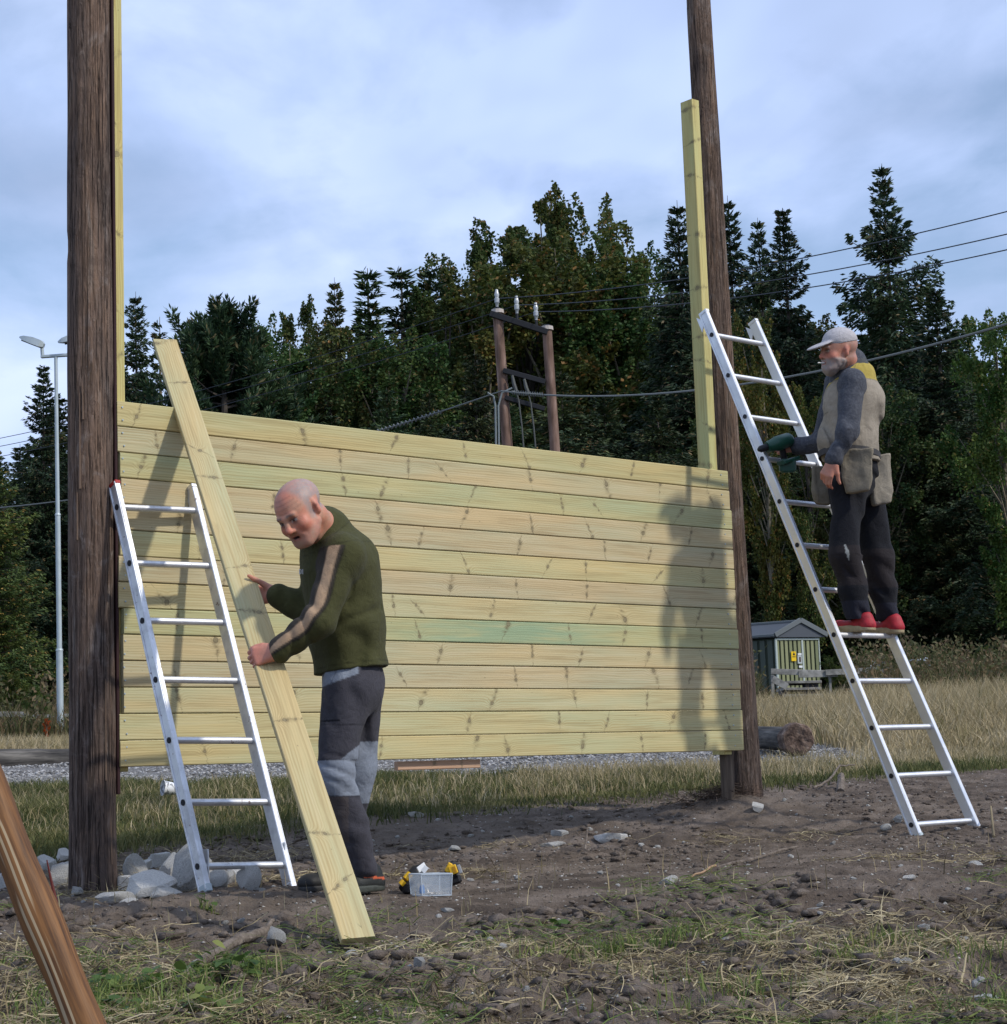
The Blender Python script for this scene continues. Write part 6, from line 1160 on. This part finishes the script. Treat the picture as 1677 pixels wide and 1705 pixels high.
# the tall dry meadow at the right and in front of the forest
x, y = cand(150000, 15.5, 31, .9, .30); k = (((x > 3.0+rs.normal(0, .4, len(x))) | (y > 20.8)) & ((y > 20.8) | (x > 3.0))) & (rs.uniform(0, 1, len(x)) < .9); x, y = x[k], y[k]
hh = rs.uniform(.18, .55, len(x))*ss(y, 15.0, 20)*np.where(x > 2, 1, .55)*(1-.4*ss(y, 24, 30)*(x/y < .182))+.06; blades('dry_meadow', x, y, hh, rs.uniform(.007, .016, len(x)), .75, M['drygrass'], 'tall bleached dry grass on the slope behind the logs', seed=14)
x, y = cand(60000, 29, 46, 1.0, .30); k = (fbm(x*.4, y*.4, s=60, o=3) > -.35); x, y = x[k], y[k]; sh_ = (x/y > .128)*(x/y < .182); hh = rs.uniform(.35, 1.0, len(x))*np.where(x > 0, 1, .8)*np.where(sh_, .22, 1); blades('meadow_edge', x, y, hh, rs.uniform(.014, .035, len(x)), .7, M['weed'], 'brownish weeds and grass along the forest edge', seed=15)
Q = []
for i in range(420):
    yq = rs.uniform(29, 44); xq = rs.uniform(.12, .31)*yq if i < 330 else rs.uniform(-.31, -.2)*yq; hq = rs.uniform(.5, 1.25)*(.2 if .125 < xq/yq < .182 else 1); n = 70; t = rs.uniform(.15, 1, n); c = np.stack([xq+rs.normal(0, .16, n)*(1.1-t*.5), yq+rs.normal(0, .16, n), float(gz(0, yq))+t*hq], 1); Q.append(diamonds(c, rs.normal(size=(n, 3))+np.array([0, 0, .8]), rs.uniform(.06, .13, n), rs.uniform(.03, .06, n), rs))
o = link(bpy.data.objects.new('tall_weeds', mesh_leaves('tall_weeds', np.concatenate(Q), M['weed']))); tag(o, 'tall seeding weeds in front of the forest', 'weeds', None, 'stuff')
# upright stubble in the mud
x, y = cand(420, 4.6, 9.5, 1.0); k = (y < edge_y(x)-1); x, y = x[k], y[k]; blades('stalk_stubble', x, y, rs.uniform(.04, .14, len(x)), rs.uniform(.003, .006, len(x)), .35, M['straw'], 'single dry stalks standing in the mud', seed=18)
# ---------------------------------------------------------------- sticks
drift = mat('grey_driftwood', lambda g: dict(color=g.ramp(g.noise(g.n('ShaderNodeTexCoord').outputs['Object'], 25.0, 5.0, .7), (.35, (.075, .058, .045)), (.65, (.22, .18, .145))), rough=.9, bump=g.noise(g.n('ShaderNodeTexCoord').outputs['Object'], 60.0, 4.0), bd=.01))
def stick(pts, rad, label, lift=.01, m=drift, group=None):
    W_ = []; 
    for px, py, dz in pts: q = GH(px, py); q.z = float(gh(q.x, q.y))+lift+dz; W_.append(q)
    W2 = []; R2 = []
    for i in range(len(W_)-1):
        for k in range(5): t = k/5; W2.append(W_[i].lerp(W_[i+1], t)+Vector((0, 0, .004*math.sin(i*7+k*2)))); R2.append(rad[i]*(1-t)+rad[i+1]*t)
    W2.append(W_[-1]); R2.append(rad[-1]); gb = GB(); gb.tube(W2, R2, 9, jit=.10); return tag(gb.build('stick', m, None, True, loc=W_[0]), label, 'stick', group)
stick([(285, 1622, 0), (345, 1604, .03), (400, 1584, .05), (440, 1566, .05), (460, 1553, .05)], [.010, .017, .018, .015, .006], 'grey crooked branch lying in the mud below the short ladder', .02)
stick([(1400, 1318, -.02), (1402, 1312, .07)], [.028, .024], 'short upright stump stub behind the long ladder foot')
stick([(1355, 1318, 0), (1380, 1312, .03), (1400, 1300, .08), (1425, 1290, .06)], [.008, .008, .007, .004], 'thin bent twig by the stump stub')
stick([(975, 1424, 0), (980, 1416, .11)], [.006, .005], 'thin dark twig standing in mid ground')
stick([(1600, 1640, 0), (1612, 1615, .06)], [.004, .002], 'pale twig poking up at the lower right', m=M['straw'])
stick([(1150, 1466, 0), (1192, 1453, .005)], [.004, .006], 'orange-brown splinter of wood in the right middle', m=mat('fresh_split_wood', (.30, .19, .11), rough=.8))
stick([(800, 1700, 0), (865, 1696, .01)], [.012, .012], 'short grey stick at the bottom edge', .015)
stick([(1190, 1440, .0), (1330, 1418, .02)], [.008, .005], 'long dark twig left of the long ladder foot')
stick([(1655, 1394, 0), (1652, 1372, .07)], [.008, .005], 'pale upright stub right of the long ladder foot', m=M['straw'])
# roots and turf torn up round the far pole
x0 = P(1205, 1345, 11.7); n = 500; xx = x0.x+rs.normal(0, .11, n)-.05; yy = x0.y+rs.normal(0, .08, n)-.05; straws('torn_roots', xx, yy, rs.uniform(.05, .2, n), rs.uniform(.002, .005, n), mat('root_brown', (.07, .048, .034), rough=.95), 'torn roots and turf heaped at the foot of the far pole', 9, .06, .6)
# ---------------------------------------------------------------- plastic box, tools, cup
bx = GH(722, 1490); bz = float(gh(bx.x, bx.y+.08))-.002; PXM = bx.y/3200
box = thing('plastic_box', 'small open clear plastic box of screws on the mud', 'plastic box', Vector((bx.x, bx.y, bz)))
clr = mat('clear_plastic', (.80, .86, .90), rough=.12, spec=.5, **{'Alpha': .22})
rim = mat('milky_plastic', (.70, .76, .80), rough=.3, spec=.5, **{'Alpha': .7})
ex = Vector((math.cos(.42), math.sin(.42)*-1, 0)); ex = Vector((.93, -.10, 0)).normalized(); ey = Vector((-.55, .83, 0)).normalized(); wd, dp, ht = .118, .09, .088
o0 = Vector((bx.x-.045, bx.y+.0, bz)); c = [o0, o0+ex*wd, o0+ex*wd+ey*dp, o0+ey*dp]; cen = (c[0]+c[2])/2
gb = GB(); t = .0018
def quadwall(a, b, z0, z1, fl): 
    n_ = (b-a).cross(ZU).normalized(); n_ = n_ if (n_.dot((a+b)/2-cen)) > 0 else -n_; A0, B0 = a, b; A1, B1 = a+(a-cen)*fl, b+(b-cen)*fl
    gb.add([A0+ZU*z0, B0+ZU*z0, B1+ZU*z1, A1+ZU*z1, A0+ZU*z0-n_*t, B0+ZU*z0-n_*t, B1+ZU*z1-n_*t, A1+ZU*z1-n_*t], [(0, 1, 2, 3), (5, 4, 7, 6), (0, 4, 5, 1), (3, 2, 6, 7)])
for i in range(4): quadwall(c[i], c[(i+1) % 4], .002, ht, .06)
gb.add([q+ZU*.002 for q in c], [(0, 1, 2, 3)]); gb.build('tub', clr, box)
gb = GB(); r = [q+(q-cen)*.075+ZU*ht for q in c]
for i in range(4): gb.prism(r[i], r[(i+1) % 4], ZU, .006, .004, .001)
for q, w in zip(c, r): gb.prism(q+ZU*.004, w, ex, .003, .003, .0005)
for i in range(4): gb.prism(c[i]+ZU*.003, c[(i+1) % 4]+ZU*.003, ZU, .004, .003, .0005)
gb.build('rim', rim, box)
gb = GB(); q = o0+ey*.030+ex*.015+ZU*.012; gb.tube([q, q+ZU*.022, q+ZU*.030, q+ZU*.034], [.011, .011, .007, .006], 12); tag(gb.build('blue_cap', mat('blue_plastic', (.01, .16, .48), rough=.35), None, True, loc=q), 'little blue plastic piece inside the clear box', 'plastic piece')
scr = GB(); rr = random.Random(2)
for i in range(46):
    q = o0+ex*rr.uniform(.035, .105)+ey*rr.uniform(.008, .075)+ZU*rr.uniform(.005, .016); d_ = Vector((rr.uniform(-1, 1), rr.uniform(-1, 1), rr.uniform(-.2, .3))).normalized(); scr.tube([q-d_*.014, q+d_*.012, q+d_*.015], [.0009, .0014, .0032], 5)
tag(scr.build('screws', mat('screw_steel', (.55, .50, .44), metal=.6, rough=.4), loc=o0), 'loose heap of screws inside the clear box', 'screws', None, 'stuff')
yel = mat('yellow_tool_plastic', (.72, .42, .012), rough=.4, spec=.5); blk = mat('black_tool_rubber', (.010, .010, .012), rough=.55)
G_ = lambda px, py, Y: P(px, py, Y)
Yt = bx.y+.16
td = thing('cordless_drill', 'yellow and black cordless drill lying behind the clear box, battery up right', 'drill', P(757, 1472, Yt))
gb = GB(); a, b = G_(772, 1440, Yt), G_(748, 1444, Yt-.02); gb.prism(G_(742, 1470, Yt), G_(760, 1436, Yt), (0, 1, 0), .075, .05, .01); gb.prism(G_(735, 1474, Yt), G_(768, 1462, Yt), ZU, .035, .07, .01); gb.build('battery', blk, td)
gb = GB(); gb.prism(G_(752, 1441, Yt-.045), G_(757, 1455, Yt-.045), IV(1, .2, 0), .034, .012, .003); gb.prism(G_(744, 1452, Yt-.03), G_(751, 1437, Yt-.03), IV(1, .3, 0), .02, .03, .004); gb.build('yellow_panel', yel, td)
gb = GB(); gb.prism(G_(763, 1440, Yt-.043), G_(768, 1454, Yt-.043), IV(1, .2, 0), .014, .012, .002); gb.build('grey_panel', mat('grey_tool_plastic', (.30, .31, .32), rough=.5), td)
gb = GB(); gb.prism(G_(755, 1443, Yt-.053), G_(758, 1453, Yt-.053), IV(1, .2, 0), .012, .002, .0005); gb.build('print', mat('amber_print', (.42, .20, .01), rough=.5), td)
gb = GB(); gb.tube([G_(742, 1466, Yt+.01), G_(715, 1464, Yt+.03), G_(700, 1462, Yt+.03)], [.024, .020, .022], 10); gb.build('handle', blk, td, True)
dl = thing('impact_driver', 'yellow and black power tool head leaning left behind the clear box', 'power tool', P(678, 1483, Yt-.02))
gb = GB(); gb.tube([G_(669, 1481, Yt-.05), G_(674, 1476, Yt-.04), G_(684, 1465, Yt-.02), G_(694, 1452, Yt), G_(704, 1443, Yt+.01)], [.016, .024, .032, .030, .016], 12); gb.build('motor_housing', blk, dl, True)
gb = GB(); gb.tube([G_(667, 1473, Yt-.075), G_(673, 1467, Yt-.072)], [.012, .013], 10); gb.tube([G_(675, 1464, Yt-.072), G_(683, 1455, Yt-.062)], [.014, .015], 10); gb.build('yellow_panel', yel, dl, True)
gb = GB(); gb.prism(G_(672, 1482, Yt-.07), G_(694, 1480, Yt-.04), ZU, .03, .05, .008); gb.build('battery', blk, dl)
gb = GB(); gb.prism(G_(696, 1449, Yt-.07), G_(708, 1440, Yt-.05), ZU, .024, .006, .001); gb.prism(G_(704, 1452, Yt-.12), G_(711, 1443, Yt-.12), ZU, .02, .006, .001); tag(gb.build('screw_packet', mat('white_packet', (.75, .76, .76), rough=.5), loc=P(700, 1446, Yt-.08)), 'torn white packet on the back rim of the clear box', 'packet')
cupc = P(272, 1316, 13.0); cupr = thing('paper_cup', 'white printed paper cup lying on its side in the grass', 'paper cup', cupc)
gb = GB(); a, b = P(271, 1312, 12.85), P(297, 1314, 12.9); n = 16; gb.tube([a, b], [.050, .036], 18, cap=False); gb.tube([a+(b-a)*-.01, a+(b-a)*.03], [.053, .053], 18, cap=False); gb.tube([b, b+(b-a)*.02], [.036, .034], 18); cup = gb.build('cup', mat('white_paper_cup', lambda g: (lambda oc: dict(color=g.mix(g.m('MULTIPLY', g.mr(g.noise(g.v('MULTIPLY', oc, (60, 40, 22)), 1.0, 3.0), .50, .54), .75), (.78, .79, .80), (.10, .11, .12)), rough=.5))(g.n('ShaderNodeTexCoord').outputs['Object'])), cupr, True)
